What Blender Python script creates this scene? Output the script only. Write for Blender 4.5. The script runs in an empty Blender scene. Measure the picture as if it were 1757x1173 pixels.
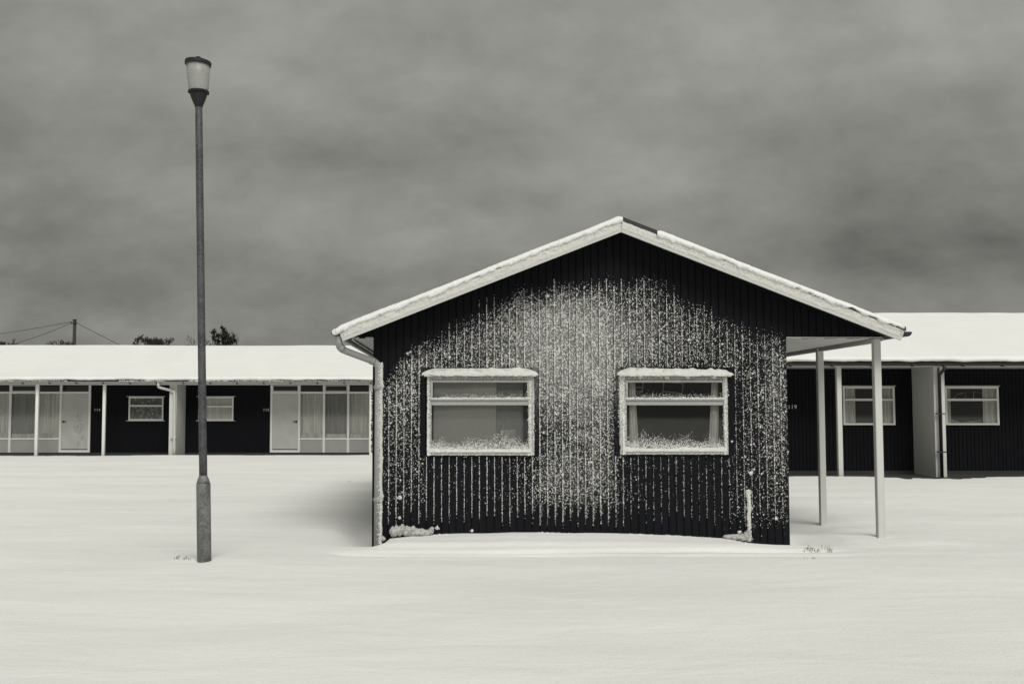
import bpy, math, random
import numpy as np
from mathutils import Vector, Matrix

random.seed(7)
RNG = np.random.default_rng(11)
R = math.radians
C = bpy.context.scene.collection
SC = bpy.context.scene

# ------------------------------------------------------------------ camera
F_PX = 1800.0                       # focal length in pixels of the 1757 px wide photograph
PITCH = math.atan(112.5 / F_PX)
CAM_H = 1.5
cam_d = bpy.data.cameras.new('camera')
cam = bpy.data.objects.new('camera', cam_d)
C.objects.link(cam)
cam.location = (0, 0, CAM_H)
cam.rotation_euler = (R(90) + PITCH, 0, 0)
cam_d.sensor_width = 36
cam_d.lens = 36 * F_PX / 1757
cam_d.shift_x = 89.5 / 1757
cam_d.clip_start = 0.05
cam_d.clip_end = 3000
SC.camera = cam

# ------------------------------------------------------------------ world
SUN_EL, SUN_AZ = R(46), R(14)       # azimuth measured from -Y (behind the camera) towards +X
w = bpy.data.worlds.new('World'); SC.world = w; w.use_nodes = True
nt = w.node_tree; nt.nodes.clear()
N = nt.nodes.new; L = nt.links.new
def mth(nt, op, a, b=None, c=None, clamp=False):
    n = nt.nodes.new('ShaderNodeMath'); n.operation = op; n.use_clamp = clamp
    for i, v in enumerate((a, b, c)):
        if v is None: continue
        if isinstance(v, (int, float)): n.inputs[i].default_value = v
        else: nt.links.new(v, n.inputs[i])
    return n.outputs[0]
def ramp(nt, fac, pts, interp='EASE'):
    n = nt.nodes.new('ShaderNodeValToRGB'); n.color_ramp.interpolation = interp
    e = n.color_ramp.elements
    while len(e) < len(pts): e.new(0.5)
    for i, (p, v) in enumerate(pts):
        e[i].position = p
        e[i].color = (v, v, v, 1) if isinstance(v, (int, float)) else (*v, 1)
    nt.links.new(fac, n.inputs[0])
    return n.outputs[0]
out = N('ShaderNodeOutputWorld'); bg = N('ShaderNodeBackground')
L(bg.outputs[0], out.inputs[0])
tc = N('ShaderNodeTexCoord'); sp = N('ShaderNodeSeparateXYZ'); L(tc.outputs['Generated'], sp.inputs[0])
sky = N('ShaderNodeTexSky'); sky.sky_type = 'NISHITA'; sky.sun_disc = False
sky.sun_elevation = SUN_EL; sky.sun_rotation = math.pi - SUN_AZ
sky.dust_density = 4; sky.air_density = 2
bw = N('ShaderNodeRGBToBW'); L(sky.outputs[0], bw.inputs[0])
# direction projected on a low cloud deck so that the bands flatten towards the horizon
up = mth(nt, 'ADD', mth(nt, 'MAXIMUM', sp.outputs[2], 0.0), 0.50)
cx = mth(nt, 'DIVIDE', sp.outputs[0], up); cy = mth(nt, 'DIVIDE', sp.outputs[1], up)
cv = N('ShaderNodeCombineXYZ'); L(cx, cv.inputs[0]); L(cy, cv.inputs[1])
def noise(nt, vec, scale, detail, rough=0.5, dist=0.0, w_=None):
    n = nt.nodes.new('ShaderNodeTexNoise'); n.inputs['Scale'].default_value = scale
    n.inputs['Detail'].default_value = detail; n.inputs['Roughness'].default_value = rough
    n.inputs['Distortion'].default_value = dist
    if vec is not None: nt.links.new(vec, n.inputs['Vector'])
    return n.outputs[0]
mp = N('ShaderNodeMapping'); mp.inputs['Location'].default_value = (2.3, 0.6, 0.4)
mp.inputs['Rotation'].default_value = (0, 0, R(12)); mp.inputs['Scale'].default_value = (1.1, 1.25, 1.0)
L(cv.outputs[0], mp.inputs[0])
n1 = noise(nt, mp.outputs[0], 2.3, 2.5, 0.5, 0.35)
n2 = noise(nt, mp.outputs[0], 6.5, 4.0, 0.52, 0.25)
n3 = noise(nt, mp.outputs[0], 22.0, 5.0, 0.6, 0.2)
el = ramp(nt, sp.outputs[2], [(0.0, 0.255), (0.05, 0.245), (0.11, 0.24), (0.17, 0.27), (0.235, 0.26), (0.30, 0.31), (0.42, 0.34)])
# bright and dark clouds at their own bearings
def puff(nx, nz, sx, sz, amp):
    dx = mth(nt, 'DIVIDE', mth(nt, 'SUBTRACT', sp.outputs[0], nx), sx)
    dz = mth(nt, 'DIVIDE', mth(nt, 'SUBTRACT', sp.outputs[2], nz), sz)
    d2 = mth(nt, 'ADD', mth(nt, 'MULTIPLY', dx, dx), mth(nt, 'MULTIPLY', dz, dz))
    g = mth(nt, 'EXPONENT', mth(nt, 'MULTIPLY', d2, -1.0))
    fwd = mth(nt, 'GREATER_THAN', sp.outputs[1], 0.0)
    return mth(nt, 'MULTIPLY', mth(nt, 'MULTIPLY', g, fwd), amp)
clouds = mth(nt, 'ADD', mth(nt, 'MULTIPLY', mth(nt, 'SUBTRACT', n1, 0.5), 1.2),
             mth(nt, 'ADD', mth(nt, 'MULTIPLY', mth(nt, 'SUBTRACT', n2, 0.5), 0.62),
                 mth(nt, 'MULTIPLY', mth(nt, 'SUBTRACT', n3, 0.5), 0.26)))
extra = None
for a in ((0.15, 0.212, 0.14, 0.032, 0.30), (-0.10, 0.172, 0.15, 0.028, 0.26), (0.36, 0.14, 0.11, 0.03, -0.32),
          (-0.10, 0.235, 0.15, 0.022, -0.13), (-0.02, 0.27, 0.12, 0.02, -0.10), (-0.32, 0.078, 0.03, 0.011, 0.16),
          (-0.22, 0.07, 0.06, 0.012, 0.14), (0.02, 0.11, 0.25, 0.02, -0.10)):
    p_ = puff(*a); extra = p_ if extra is None else mth(nt, 'ADD', extra, p_)
fac = mth(nt, 'ADD', 1.0, mth(nt, 'ADD', clouds, extra))
val = mth(nt, 'MULTIPLY', el, mth(nt, 'MAXIMUM', fac, 0.25))
val = mth(nt, 'MULTIPLY', val, 0.57)
val = mth(nt, 'ADD', val, mth(nt, 'MULTIPLY', bw.outputs[0], 0.0022))
tint = N('ShaderNodeVectorMath'); tint.operation = 'SCALE'; tint.inputs[0].default_value = (10.0, 9.98, 9.15)
L(val, tint.inputs['Scale']); L(tint.outputs[0], bg.inputs[0]); bg.inputs[1].default_value = 0.1

sun_d = bpy.data.lights.new('sun', 'SUN'); sun = bpy.data.objects.new('sun', sun_d); C.objects.link(sun)
sun_d.energy = 1.5; sun_d.angle = R(34); sun_d.color = (1.0, 0.985, 0.93)
sdir = Vector((math.sin(SUN_AZ) * math.cos(SUN_EL), -math.cos(SUN_AZ) * math.cos(SUN_EL), math.sin(SUN_EL)))
sun.rotation_euler = sdir.to_track_quat('Z', 'Y').to_euler()
SC.view_settings.view_transform = 'Standard'; SC.view_settings.look = 'None'
SC.view_settings.gamma = 1; SC.view_settings.use_curve_mapping = False
SC.view_settings.exposure = 0.67

# ------------------------------------------------------------------ measuring helper
def P(px, py, Y):
    """World X and Z of a point measured in the photograph that lies in the plane at depth Y."""
    v = (586.5 - py) / F_PX; c, s = math.cos(PITCH), math.sin(PITCH)
    h = Y * (v * c + s) / (c - v * s)
    zc = Y * c + h * s
    return (px - 789.0) * zc / F_PX, h + CAM_H
def PX(px, Y): return P(px, 699, Y)[0]
def PZ(py, Y): return P(789, py, Y)[1]

# ------------------------------------------------------------------ value noise (numpy)
_perm = np.random.default_rng(5).random((256, 256))
def vn(x, y):
    x = np.asarray(x, float); y = np.asarray(y, float)
    xi = np.floor(x).astype(int); yi = np.floor(y).astype(int)
    fx = x - xi; fy = y - yi
    fx = fx * fx * (3 - 2 * fx); fy = fy * fy * (3 - 2 * fy)
    g = lambda a, b: _perm[a % 256, b % 256]
    return ((g(xi, yi) * (1 - fx) + g(xi + 1, yi) * fx) * (1 - fy)
            + (g(xi, yi + 1) * (1 - fx) + g(xi + 1, yi + 1) * fx) * fy) * 2 - 1
def sst(a, b, x):
    t = np.clip((np.asarray(x, float) - a) / (b - a), 0, 1); return t * t * (3 - 2 * t)

# ------------------------------------------------------------------ materials
def mat(name, col, rough=0.6, grain=None, bump=None, spec=0.5, streak=None):
    """grain=(scale, amount) varies the colour, bump=(scale, distance, detail) roughens, streak: vertical weathering or painted curtain-fold shading"""
    m = bpy.data.materials.new(name); m.use_nodes = True
    t = m.node_tree; b = t.nodes['Principled BSDF']
    b.inputs['Base Color'].default_value = (*col, 1); b.inputs['Roughness'].default_value = rough
    b.inputs['Specular IOR Level'].default_value = spec
    g = t.nodes.new('ShaderNodeNewGeometry')
    if grain or streak:
        sc, am = grain or streak
        vec = g.outputs['Position']
        if streak:
            mpn = t.nodes.new('ShaderNodeMapping'); mpn.inputs['Scale'].default_value = (1, 1, 0.06)
            t.links.new(vec, mpn.inputs[0]); vec = mpn.outputs[0]
        nz = noise(t, vec, sc, 5, 0.6)
        k = mth(t, 'ADD', 1.0, mth(t, 'MULTIPLY', mth(t, 'SUBTRACT', nz, 0.5), am * 2))
        vm = t.nodes.new('ShaderNodeVectorMath'); vm.operation = 'SCALE'; vm.inputs[0].default_value = col
        t.links.new(k, vm.inputs['Scale']); t.links.new(vm.outputs[0], b.inputs['Base Color'])
    if bump:
        nz = noise(t, g.outputs['Position'], bump[0], bump[2], 0.6)
        bn = t.nodes.new('ShaderNodeBump'); bn.inputs['Distance'].default_value = bump[1]
        t.links.new(nz, bn.inputs['Height']); t.links.new(bn.outputs[0], b.inputs['Normal'])
    return m
M = {}
M['snow'] = mat('snow', (0.81, 0.81, 0.79), 0.75, grain=(.9, 0.07), bump=(55, 0.006, 4), spec=0.25)
M['rime_grey'] = mat('old_rime', (0.52, 0.52, 0.50), 0.85, grain=(30, 0.3), bump=(120, 0.006, 3), spec=0.2)
M['frame_rimed'] = mat('rimed_window_frame', (0.34, 0.34, 0.327), 0.7, grain=(48, 0.55), bump=(90, 0.004, 3))
M['crumb'] = mat('clinging_snow', (0.80, 0.80, 0.775), 0.8, grain=(9, 0.06), spec=0.2)
M['rime'] = mat('rime', (0.66, 0.66, 0.63), 0.85, grain=(14, 0.16), bump=(160, 0.006, 3), spec=0.2)
M['white_bright'] = mat('fresh_white_paint', (0.74, 0.74, 0.71), 0.5, grain=(5, 0.08))
M['white'] = mat('white_paint', (0.52, 0.52, 0.495), 0.5, grain=(7, 0.10), bump=(40, 0.001, 3))
M['offwhite'] = mat('weathered_white_paint', (0.56, 0.56, 0.535), 0.6, streak=(9, 0.16), bump=(30, 0.001, 3))
M['grey_panel'] = mat('grey_painted_panel', (0.34, 0.34, 0.325), 0.6, grain=(3, 0.14))
M['door'] = mat('door_paint', (0.47, 0.47, 0.45), 0.55, grain=(3.5, 0.18))
M['felt'] = mat('roofing_felt', (0.045, 0.045, 0.047), 0.95, grain=(220, 0.6), bump=(220, 0.003, 2))
M['dark_metal'] = mat('dark_metal', (0.015, 0.015, 0.017), 0.5)
M['soffit'] = mat('soffit_paint', (0.46, 0.46, 0.45), 0.6, grain=(6, 0.12))
M['pipe'] = mat('grey_plastic_pipe', (0.27, 0.275, 0.27), 0.5, grain=(10, 0.12))
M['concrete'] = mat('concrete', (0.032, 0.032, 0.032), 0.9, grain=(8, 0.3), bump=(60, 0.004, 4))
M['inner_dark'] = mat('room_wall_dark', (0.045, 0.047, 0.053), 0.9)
M['inner_grey'] = mat('room_wall_grey', (0.16, 0.16, 0.155), 0.9, grain=(1.5, 0.15))
M['blind'] = mat('window_blind', (0.50, 0.505, 0.49), 0.85, grain=(2.5, 0.08))
M['blind_dark'] = mat('window_blind_darker', (0.33, 0.335, 0.335), 0.85, grain=(2.5, 0.08))
M['bark'] = mat('bark', (0.035, 0.033, 0.031), 0.9, grain=(20, 0.4))
M['leaf'] = mat('evergreen_leaf', (0.030, 0.033, 0.028), 0.8, grain=(6, 0.5))
M['stalk'] = mat('dead_stalk', (0.07, 0.068, 0.06), 0.9)
M['bird'] = mat('black_feathers', (0.015, 0.015, 0.016), 0.6)
M['numeral'] = mat('numeral_paint', (0.72, 0.72, 0.69), 0.6)

# black stained boarding: satin timber with vertical grain and a little frost dust
def boarding(name, base, frost):
    m = mat(name, base, 0.62, streak=(38, 0.5))
    t = m.node_tree; b = t.nodes['Principled BSDF']
    g = t.nodes.new('ShaderNodeNewGeometry')
    mpn = t.nodes.new('ShaderNodeMapping'); mpn.inputs['Scale'].default_value = (70, 20, 3)
    t.links.new(g.outputs['Position'], mpn.inputs[0])
    nz = noise(t, mpn.outputs[0], 1.0, 4, 0.6)
    bn = t.nodes.new('ShaderNodeBump'); bn.inputs['Distance'].default_value = 0.0015
    t.links.new(nz, bn.inputs['Height']); t.links.new(bn.outputs[0], b.inputs['Normal'])
    b.inputs['Specular IOR Level'].default_value = 0.07
    if frost:
        at = t.nodes.new('ShaderNodeAttribute'); at.attribute_name = 'frost'
        f1 = noise(t, g.outputs['Position'], 95, 3, 0.7)
        f2 = noise(t, g.outputs['Position'], 26, 3, 0.6)
        k = mth(t, 'ADD', mth(t, 'MULTIPLY', f1, 0.75), mth(t, 'MULTIPLY', f2, 0.35))
        k = mth(t, 'ADD', k, mth(t, 'MULTIPLY', at.outputs['Fac'], 0.42))
        k = ramp(t, k, [(0.80, 0.0), (0.98, 1.0)], 'LINEAR')
        k = mth(t, 'MULTIPLY', k, mth(t, 'MINIMUM', mth(t, 'MULTIPLY', at.outputs['Fac'], 0.9), 0.30))
        mx = t.nodes.new('ShaderNodeMix'); mx.data_type = 'RGBA'
        src = b.inputs['Base Color'].links[0].from_socket
        t.links.new(k, mx.inputs['Factor']); t.links.new(src, mx.inputs['A'])
        mx.inputs['B'].default_value = (0.62, 0.62, 0.60, 1)
        t.links.new(mx.outputs['Result'], b.inputs['Base Color'])
    return m
M['board'] = boarding('black_boarding_frosted', (0.0085, 0.009, 0.0112), True)
M['board_plain'] = boarding('black_boarding', (0.0085, 0.009, 0.0112), False)

def glass(name, refl=1.0):
    m = bpy.data.materials.new(name); m.use_nodes = True; t = m.node_tree; t.nodes.clear()
    o = t.nodes.new('ShaderNodeOutputMaterial'); mx = t.nodes.new('ShaderNodeMixShader')
    tr = t.nodes.new('ShaderNodeBsdfTransparent'); tr.inputs[0].default_value = (0.89, 0.89, 0.88, 1)
    gl = t.nodes.new('ShaderNodeBsdfGlossy'); gl.inputs['Roughness'].default_value = 0.03
    fr = t.nodes.new('ShaderNodeFresnel'); fr.inputs[0].default_value = 1.5
    k = mth(t, 'MULTIPLY', fr.outputs[0], 1.0 * refl, clamp=True)
    t.links.new(k, mx.inputs[0]); t.links.new(tr.outputs[0], mx.inputs[1]); t.links.new(gl.outputs[0], mx.inputs[2])
    t.links.new(mx.outputs[0], o.inputs[0])
    return m
M['glass'] = glass('window_glass')

def cloth(name, col, lace=False):
    m = mat(name, col, 0.9, streak=(13, 0.55))  # vertical streaks paint the light and shade of folds into the cloth colour
    t = m.node_tree; b = t.nodes['Principled BSDF']
    if lace:
        g = t.nodes.new('ShaderNodeNewGeometry')
        v = t.nodes.new('ShaderNodeTexVoronoi'); v.inputs['Scale'].default_value = 9
        t.links.new(g.outputs['Position'], v.inputs['Vector'])
        v2 = noise(t, g.outputs['Position'], 32, 3)
        k = mth(t, 'ADD', mth(t, 'MULTIPLY', v.outputs['Distance'], 0.8), mth(t, 'MULTIPLY', v2, 0.8))
        c_ = ramp(t, k, [(0.5, (0.10, 0.10, 0.10)), (0.62, (0.6, 0.6, 0.57)), (0.75, (0.16, 0.16, 0.16))], 'LINEAR')
        t.links.new(c_, b.inputs['Base Color'])
    return m
M['curtain'] = cloth('curtain_cloth', (0.74, 0.74, 0.71))
M['net'] = cloth('net_curtain', (0.86, 0.86, 0.83))
M['net_dark'] = cloth('net_curtain_thin', (0.42, 0.422, 0.415))
M['curtain_light'] = cloth('pale_curtain_cloth', (0.80, 0.80, 0.77))
M['lace'] = cloth('lace_curtain', (0.3, 0.3, 0.3), True)

def galv(name, dark):
    m = mat(name, dark, 0.55, bump=(90, 0.0012, 3))
    t = m.node_tree; b = t.nodes['Principled BSDF']; g = t.nodes.new('ShaderNodeNewGeometry')
    v = t.nodes.new('ShaderNodeTexVoronoi'); v.inputs['Scale'].default_value = 38
    t.links.new(g.outputs['Position'], v.inputs['Vector'])
    n_ = noise(t, g.outputs['Position'], 7, 5, 0.65)
    k = mth(t, 'ADD', mth(t, 'MULTIPLY', v.outputs['Distance'], 0.35), mth(t, 'MULTIPLY', n_, 0.9))
    lo = tuple(c * 0.45 for c in dark); hi = tuple(c * 1.7 for c in dark)
    t.links.new(ramp(t, k, [(0.35, lo), (0.75, hi)], 'LINEAR'), b.inputs['Base Color'])
    b.inputs['Metallic'].default_value = 0.15
    return m
M['post_low'] = galv('galvanised_steel_worn', (0.115, 0.117, 0.118))
M['post_high'] = galv('galvanised_steel_dark', (0.050, 0.052, 0.056))
M['lamp_metal'] = mat('lamp_cast_metal', (0.009, 0.0095, 0.0105), 0.75, grain=(25, 0.3))
def diffuser():
    m = bpy.data.materials.new('frosted_acrylic'); m.use_nodes = True; t = m.node_tree
    b = t.nodes['Principled BSDF']; b.inputs['Base Color'].default_value = (0.52, 0.525, 0.515, 1)
    b.inputs['Roughness'].default_value = 0.35
    tl = t.nodes.new('ShaderNodeBsdfTranslucent'); tl.inputs[0].default_value = (0.78, 0.785, 0.77, 1)
    mx = t.nodes.new('ShaderNodeMixShader'); mx.inputs[0].default_value = 0.5
    t.links.new(b.outputs[0], mx.inputs[1]); t.links.new(tl.outputs[0], mx.inputs[2])
    t.links.new(mx.outputs[0], t.nodes['Material Output'].inputs[0])
    return m
M['diffuser'] = diffuser()

def snow_ground():
    m = mat('snow_ground', (0.84, 0.84, 0.82), 0.8, spec=0.2)
    t = m.node_tree; b = t.nodes['Principled BSDF']; g = t.nodes.new('ShaderNodeNewGeometry')
    mpn = t.nodes.new('ShaderNodeMapping'); mpn.inputs['Scale'].default_value = (0.5, 1.15, 1)
    mpn.inputs['Rotation'].default_value = (0, 0, R(4))
    t.links.new(g.outputs['Position'], mpn.inputs[0])
    a = noise(t, mpn.outputs[0], 1.6, 6, 0.6, 0.4)
    f = noise(t, g.outputs['Position'], 45, 5, 0.65)
    h = mth(t, 'ADD', mth(t, 'MULTIPLY', a, 0.040), mth(t, 'MULTIPLY', f, 0.009))
    bn = t.nodes.new('ShaderNodeBump'); bn.inputs['Distance'].default_value = 1.0; bn.inputs['Strength'].default_value = 0.8
    t.links.new(h, bn.inputs['Height']); t.links.new(bn.outputs[0], b.inputs['Normal'])
    c1 = noise(t, mpn.outputs[0], 0.55, 5, 0.55, 0.3)
    t.links.new(ramp(t, c1, [(0.3, (0.79, 0.79, 0.77)), (0.7, (0.87, 0.87, 0.85))], 'LINEAR'), b.inputs['Base Color'])
    return m
M['ground'] = snow_ground()

# ------------------------------------------------------------------ mesh helpers
def tag(o, label=None, cat=None, group=None, kind=None):
    if label: o['label'] = label
    if cat: o['category'] = cat
    if group: o['group'] = group
    if kind: o['kind'] = kind
    return o
def empty(name, loc, label, cat, group=None):
    o = bpy.data.objects.new(name, None); C.objects.link(o); o.location = loc
    return tag(o, label, cat, group)
def world_loc(o):
    v = Vector((0, 0, 0))
    while o is not None: v += o.location; o = o.parent
    return v
class MB:
    """collects shapes in world coordinates; build() links them as one object under a parent"""
    def __init__(s): s.v = []; s.f = []; s.sm = []
    def quad_strip(s, rings, close=True, smooth=True, caps=True):
        n = len(rings[0]); b = len(s.v)
        for r in rings: s.v += [tuple(p) for p in r]
        for i in range(len(rings) - 1):
            for j in range(n if close else n - 1):
                k = (j + 1) % n
                s.f.append((b + i * n + j, b + i * n + k, b + (i + 1) * n + k, b + (i + 1) * n + j)); s.sm.append(smooth)
        if caps and close:
            s.f.append(tuple(b + j for j in reversed(range(n)))); s.sm.append(False)
            s.f.append(tuple(b + (len(rings) - 1) * n + j for j in range(n))); s.sm.append(False)
    def box(s, x0, x1, y0, y1, z0, z1, bev=0.0):
        if x1 < x0: x0, x1 = x1, x0
        if z1 < z0: z0, z1 = z1, z0
        if y1 < y0: y0, y1 = y1, y0
        if bev <= 0:
            r0 = [(x0, y0, z0), (x1, y0, z0), (x1, y1, z0), (x0, y1, z0)]
            s.quad_strip([r0, [(a, b, z1) for a, b, c in r0]], smooth=False); return
        b = min(bev, (x1 - x0) * .45, (y1 - y0) * .45, (z1 - z0) * .45)
        def ring(i, z):
            return [(x0 + i, y0 + b, z), (x0 + b, y0 + i, z), (x1 - b, y0 + i, z), (x1 - i, y0 + b, z),
                    (x1 - i, y1 - b, z), (x1 - b, y1 - i, z), (x0 + b, y1 - i, z), (x0 + i, y1 - b, z)]
        s.quad_strip([ring(b * .8, z0), ring(0, z0 + b), ring(0, z1 - b), ring(b * .8, z1)], smooth=False)
    def prism(s, poly, y0, y1):
        """poly: list of (x, z) extruded from y0 to y1"""
        s.quad_strip([[(x, y0, z) for x, z in poly], [(x, y1, z) for x, z in poly]], smooth=False)
    def tube(s, pts, r, n=10, smooth=True):
        pts = [Vector(p) for p in pts]; rr = r if isinstance(r, (list, tuple)) else [r] * len(pts)
        rings = []; ref = None
        for i, p in enumerate(pts):
            d = (pts[min(i + 1, len(pts) - 1)] - pts[max(i - 1, 0)]).normalized()
            if ref is None: ref = Vector((0, 0, 1)) if abs(d.z) < 0.9 else Vector((1, 0, 0))
            a = d.cross(ref).normalized(); b = a.cross(d).normalized(); ref = b
            rings.append([p + (a * math.cos(t) + b * math.sin(t)) * rr[i] for t in [2 * math.pi * k / n for k in range(n)]])
        s.quad_strip(rings, smooth=smooth)
    def lathe(s, cx, cy, prof, n=24):
        s.quad_strip([[(cx + r * math.cos(t), cy + r * math.sin(t), z) for t in [2 * math.pi * k / n for k in range(n)]]
                      for r, z in prof])
    def grid(s, pts, smooth=True):
        """pts: 2-D list of points"""
        s.quad_strip(pts, close=False, smooth=smooth, caps=False)
    def build(s, name, m, parent=None, label=None, kind=None):
        me = bpy.data.meshes.new(name); off = world_loc(parent)
        me.from_pydata([(a - off.x, b - off.y, c - off.z) for a, b, c in s.v], [], s.f)
        me.polygons.foreach_set('use_smooth', s.sm); me.validate(); me.update()
        me.materials.append(m if not isinstance(m, str) else M[m])
        o = bpy.data.objects.new(name, me); C.objects.link(o)
        if parent is not None: o.parent = parent
        if label: o['label'] = label
        if kind: o['kind'] = kind
        return o
def fast_mesh(name, V, Fq, m, parent=None, smooth=True, kind=None, k=3):
    me = bpy.data.meshes.new(name); off = world_loc(parent)
    V = V - np.array([off.x, off.y, off.z])
    me.vertices.add(len(V)); me.vertices.foreach_set('co', V.astype(np.float32).ravel())
    me.loops.add(Fq.size); me.loops.foreach_set('vertex_index', Fq.astype(np.int32).ravel())
    me.polygons.add(len(Fq)); me.polygons.foreach_set('loop_start', np.arange(0, Fq.size, k, dtype=np.int32))
    me.polygons.foreach_set('loop_total', np.full(len(Fq), k, dtype=np.int32))
    me.polygons.foreach_set('use_smooth', np.full(len(Fq), smooth)); me.update(calc_edges=True)
    me.materials.append(M[m]); o = bpy.data.objects.new(name, me); C.objects.link(o)
    if parent is not None: o.parent = parent
    if kind: o['kind'] = kind
    return o
_oct = np.array([(1, 0, 0), (-1, 0, 0), (0, 1, 0), (0, -1, 0), (0, 0, 1), (0, 0, -1)], float)
_octf = np.array([(0, 2, 4), (2, 1, 4), (1, 3, 4), (3, 0, 4), (2, 0, 5), (1, 2, 5), (3, 1, 5), (0, 3, 5)])
def crumbs(name, pos, rad, parent, m='crumb', flat=0.8):
    """thousands of small irregular crumbs of snow in one mesh"""
    n = len(pos); pos = np.asarray(pos, float); rad = np.asarray(rad, float)
    th = RNG.uniform(0, math.pi, n); c, s = np.cos(th), np.sin(th)
    V = np.repeat(_oct[None], n, 0) * (1 + RNG.uniform(-.3, .3, (n, 6, 1)))
    V = V * np.stack([RNG.uniform(.75, 1.1, n), RNG.uniform(.7, 1.0, n) * flat, RNG.uniform(.9, 1.6, n)], 1)[:, None, :]
    x = V[..., 0] * c[:, None] + V[..., 2] * s[:, None]; z = -V[..., 0] * s[:, None] + V[..., 2] * c[:, None]
    V = np.stack([x, V[..., 1], z], 2) * rad[:, None, None] + pos[:, None, :]
    Fq = (_octf[None] + (np.arange(n) * 6)[:, None, None]).reshape(-1, 3)
    return fast_mesh(name, V.reshape(-1, 3), Fq, m, parent, True, 'stuff')

# ------------------------------------------------------------------ main dimensions
YW = 12.2                            # facade plane of the gabled bungalow
YB = 11.85                           # plane of its bargeboards
XL, XR = PX(640, YW), PX(1351.5, YW)
ZS = P(640, 580, YW)[1]              # soffit level
HOUSE_BACK = 19.6
XA, ZA = P(1066, 398, YB)            # underside of the bargeboards at the ridge
XBL, ZBL = P(588, 585, YB); XBR, ZBR = P(1546, 584, YB)
SL, SR = (ZA - ZBL) / (XA - XBL), (ZA - ZBR) / (XBR - XA)
def zroof(x): return ZA - SL * (XA - x) if x < XA else ZA - SR * (x - XA)
YE_R, YP_R, YW_R = 22.45, 22.8, 23.9   # right row: eave, posts, wall
YE_L, YP_L, YW_L = 32.7, 33.0, 34.1    # left row

# ------------------------------------------------------------------ ground
def gaxis(segs):
    a = []
    for x0, x1, d in segs:
        n = max(1, int(round((x1 - x0) / d))); a += list(np.linspace(x0, x1, n, endpoint=False))
    return np.array(a + [segs[-1][1]])
gx = gaxis([(-900, -200, 100), (-200, -60, 14), (-60, -18, 2), (-18, -7, .14), (-7, 8, .05), (8, 18, .14), (18, 60, 2), (60, 200, 14), (200, 900, 100)])
gy = gaxis([(-120, -10, 10), (-10, 3, .6), (3, 8, .09), (8, 16, .045), (16, 22.2, .09), (22.2, 23.1, .03), (23.1, 32.2, .12),
            (32.2, 33.6, .04), (33.6, 60, .8), (60, 200, 10), (200, 1800, 100)])
GX, GY = np.meshgrid(gx, gy)
LAMP_FIX = 0.0
def ground_z(x, y):
    x = np.asarray(x, float); y = np.asarray(y, float)
    near = 1 - sst(40, 60, np.hypot(x, y))
    z = (.030 * vn(x * .22 + 3, y * .33 + 1) + .020 * vn(x * .5 + y * .15, y * 1.1) + .0045 * vn(x * 1.3 + y * .6, y * 2.9)
         + .0015 * vn(x * 5 + 9, y * 8)) * near
    # bank against the facade: its height follows the boards' foot in the photograph
    prof = np.interp(x, [PX(q, YW) for q in (560, 636, 650, 668, 700, 760, 880, 1050, 1180, 1245, 1275, 1300, 1340, 1372, 1440)],
                     [-.02, -.12, -.12, .005, .02, .045, .07, .055, .02, .0, -.045, -.065, -.075, -.10, .03])
    kx = sst(XL - .5, XL - .1, x) * (1 - sst(XR + 1.4, XR + 2.2, x))
    ky = sst(11.35, 12.05, y) * (1 - sst(12.3, 13.2, y))
    z = z * (1 - kx * ky) + (prof + .006 * vn(x * 3.3, y * 4)) * kx * ky
    kx = kx * (1 - sst(XR - .1, XR + .6, x))
    z += .030 * kx * np.exp(-((y - 11.60 - .10 * vn(x * 1.1, 3)) / .15) ** 2)      # wind lip
    yr = y - 11.28 - .13 * vn(x * .9, 7); z -= .065 * kx * (.6 + .4 * vn(x * 1.3, 70)) * np.exp(-(yr / np.where(yr > 0, .05, .17)) ** 2)
    yr = y - 10.92 - .16 * vn(x * .8, 17); z -= .036 * kx * (.5 + .5 * vn(x * 1.1, 90)) * np.exp(-(yr / np.where(yr > 0, .04, .15)) ** 2)
    # scoured hollows at both sides of the bungalow
    z -= .12 * np.exp(-((x - XL + .2) / .27) ** 2 - ((y - 13.0) / 1.0) ** 2)
    z -= .10 * np.exp(-((x - XR - .6) / .6) ** 2 - ((y - 14.1) / 1.4) ** 2)
    z += .07 * np.exp(-((x - XR - .95) / .28) ** 2 - ((y - 13.25) / .28) ** 2)
    z -= .03 * np.exp(-((x - PX(1512, 12.25)) / .12) ** 2 - ((y - 12.2) / .15) ** 2)
    z += LAMP_FIX * np.exp(-((x + 2.5) / .9) ** 2 - ((y - 10.25) / .7) ** 2); z -= .02 * np.exp(-((x + 2.5) / .14) ** 2 - ((y - 10.2) / .14) ** 2)
    # snow blown up to the porch slabs, then falling short of the walls
    for (ye, x0, x1) in ((22.62, PX(1100, 22.8), 40), (32.86, -40, 4)):
        kk = sst(x0 - .5, x0, x) * (1 - sst(x1, x1 + .5, x))
        bare = sst(PX(1480, 22.4), PX(1560, 22.4), x) * (1 - sst(PX(1625, 22.4), PX(1740, 22.4), x)) * (.75 + .25 * vn(x * 5, 2)) if ye < 30 else .5 * sst(.1, .9, vn(x * .35, 6)) * (x < -6)
        edge = ye + .08 * vn(x * 1.3, ye) + .05 * vn(x * 6, ye) - (.62 + .22 * vn(x * 7, 4) + .14 * vn(x * 17, 8)) * bare
        rise = sst(edge - 1.6, edge - .15, y) * (1 - sst(0, .10, y - edge))
        z = z * (1 - kk * sst(ye - 2.4, ye - .8, y)) + kk * (.026 + .008 * vn(x * 1.1, 5) - .012 * bare) * rise
        z -= kk * .06 * sst(0, .12, y - edge)
    return z
LAMP_FIX = .015 - float(ground_z(-2.5, 10.2))
GZ = ground_z(GX, GY)
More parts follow.
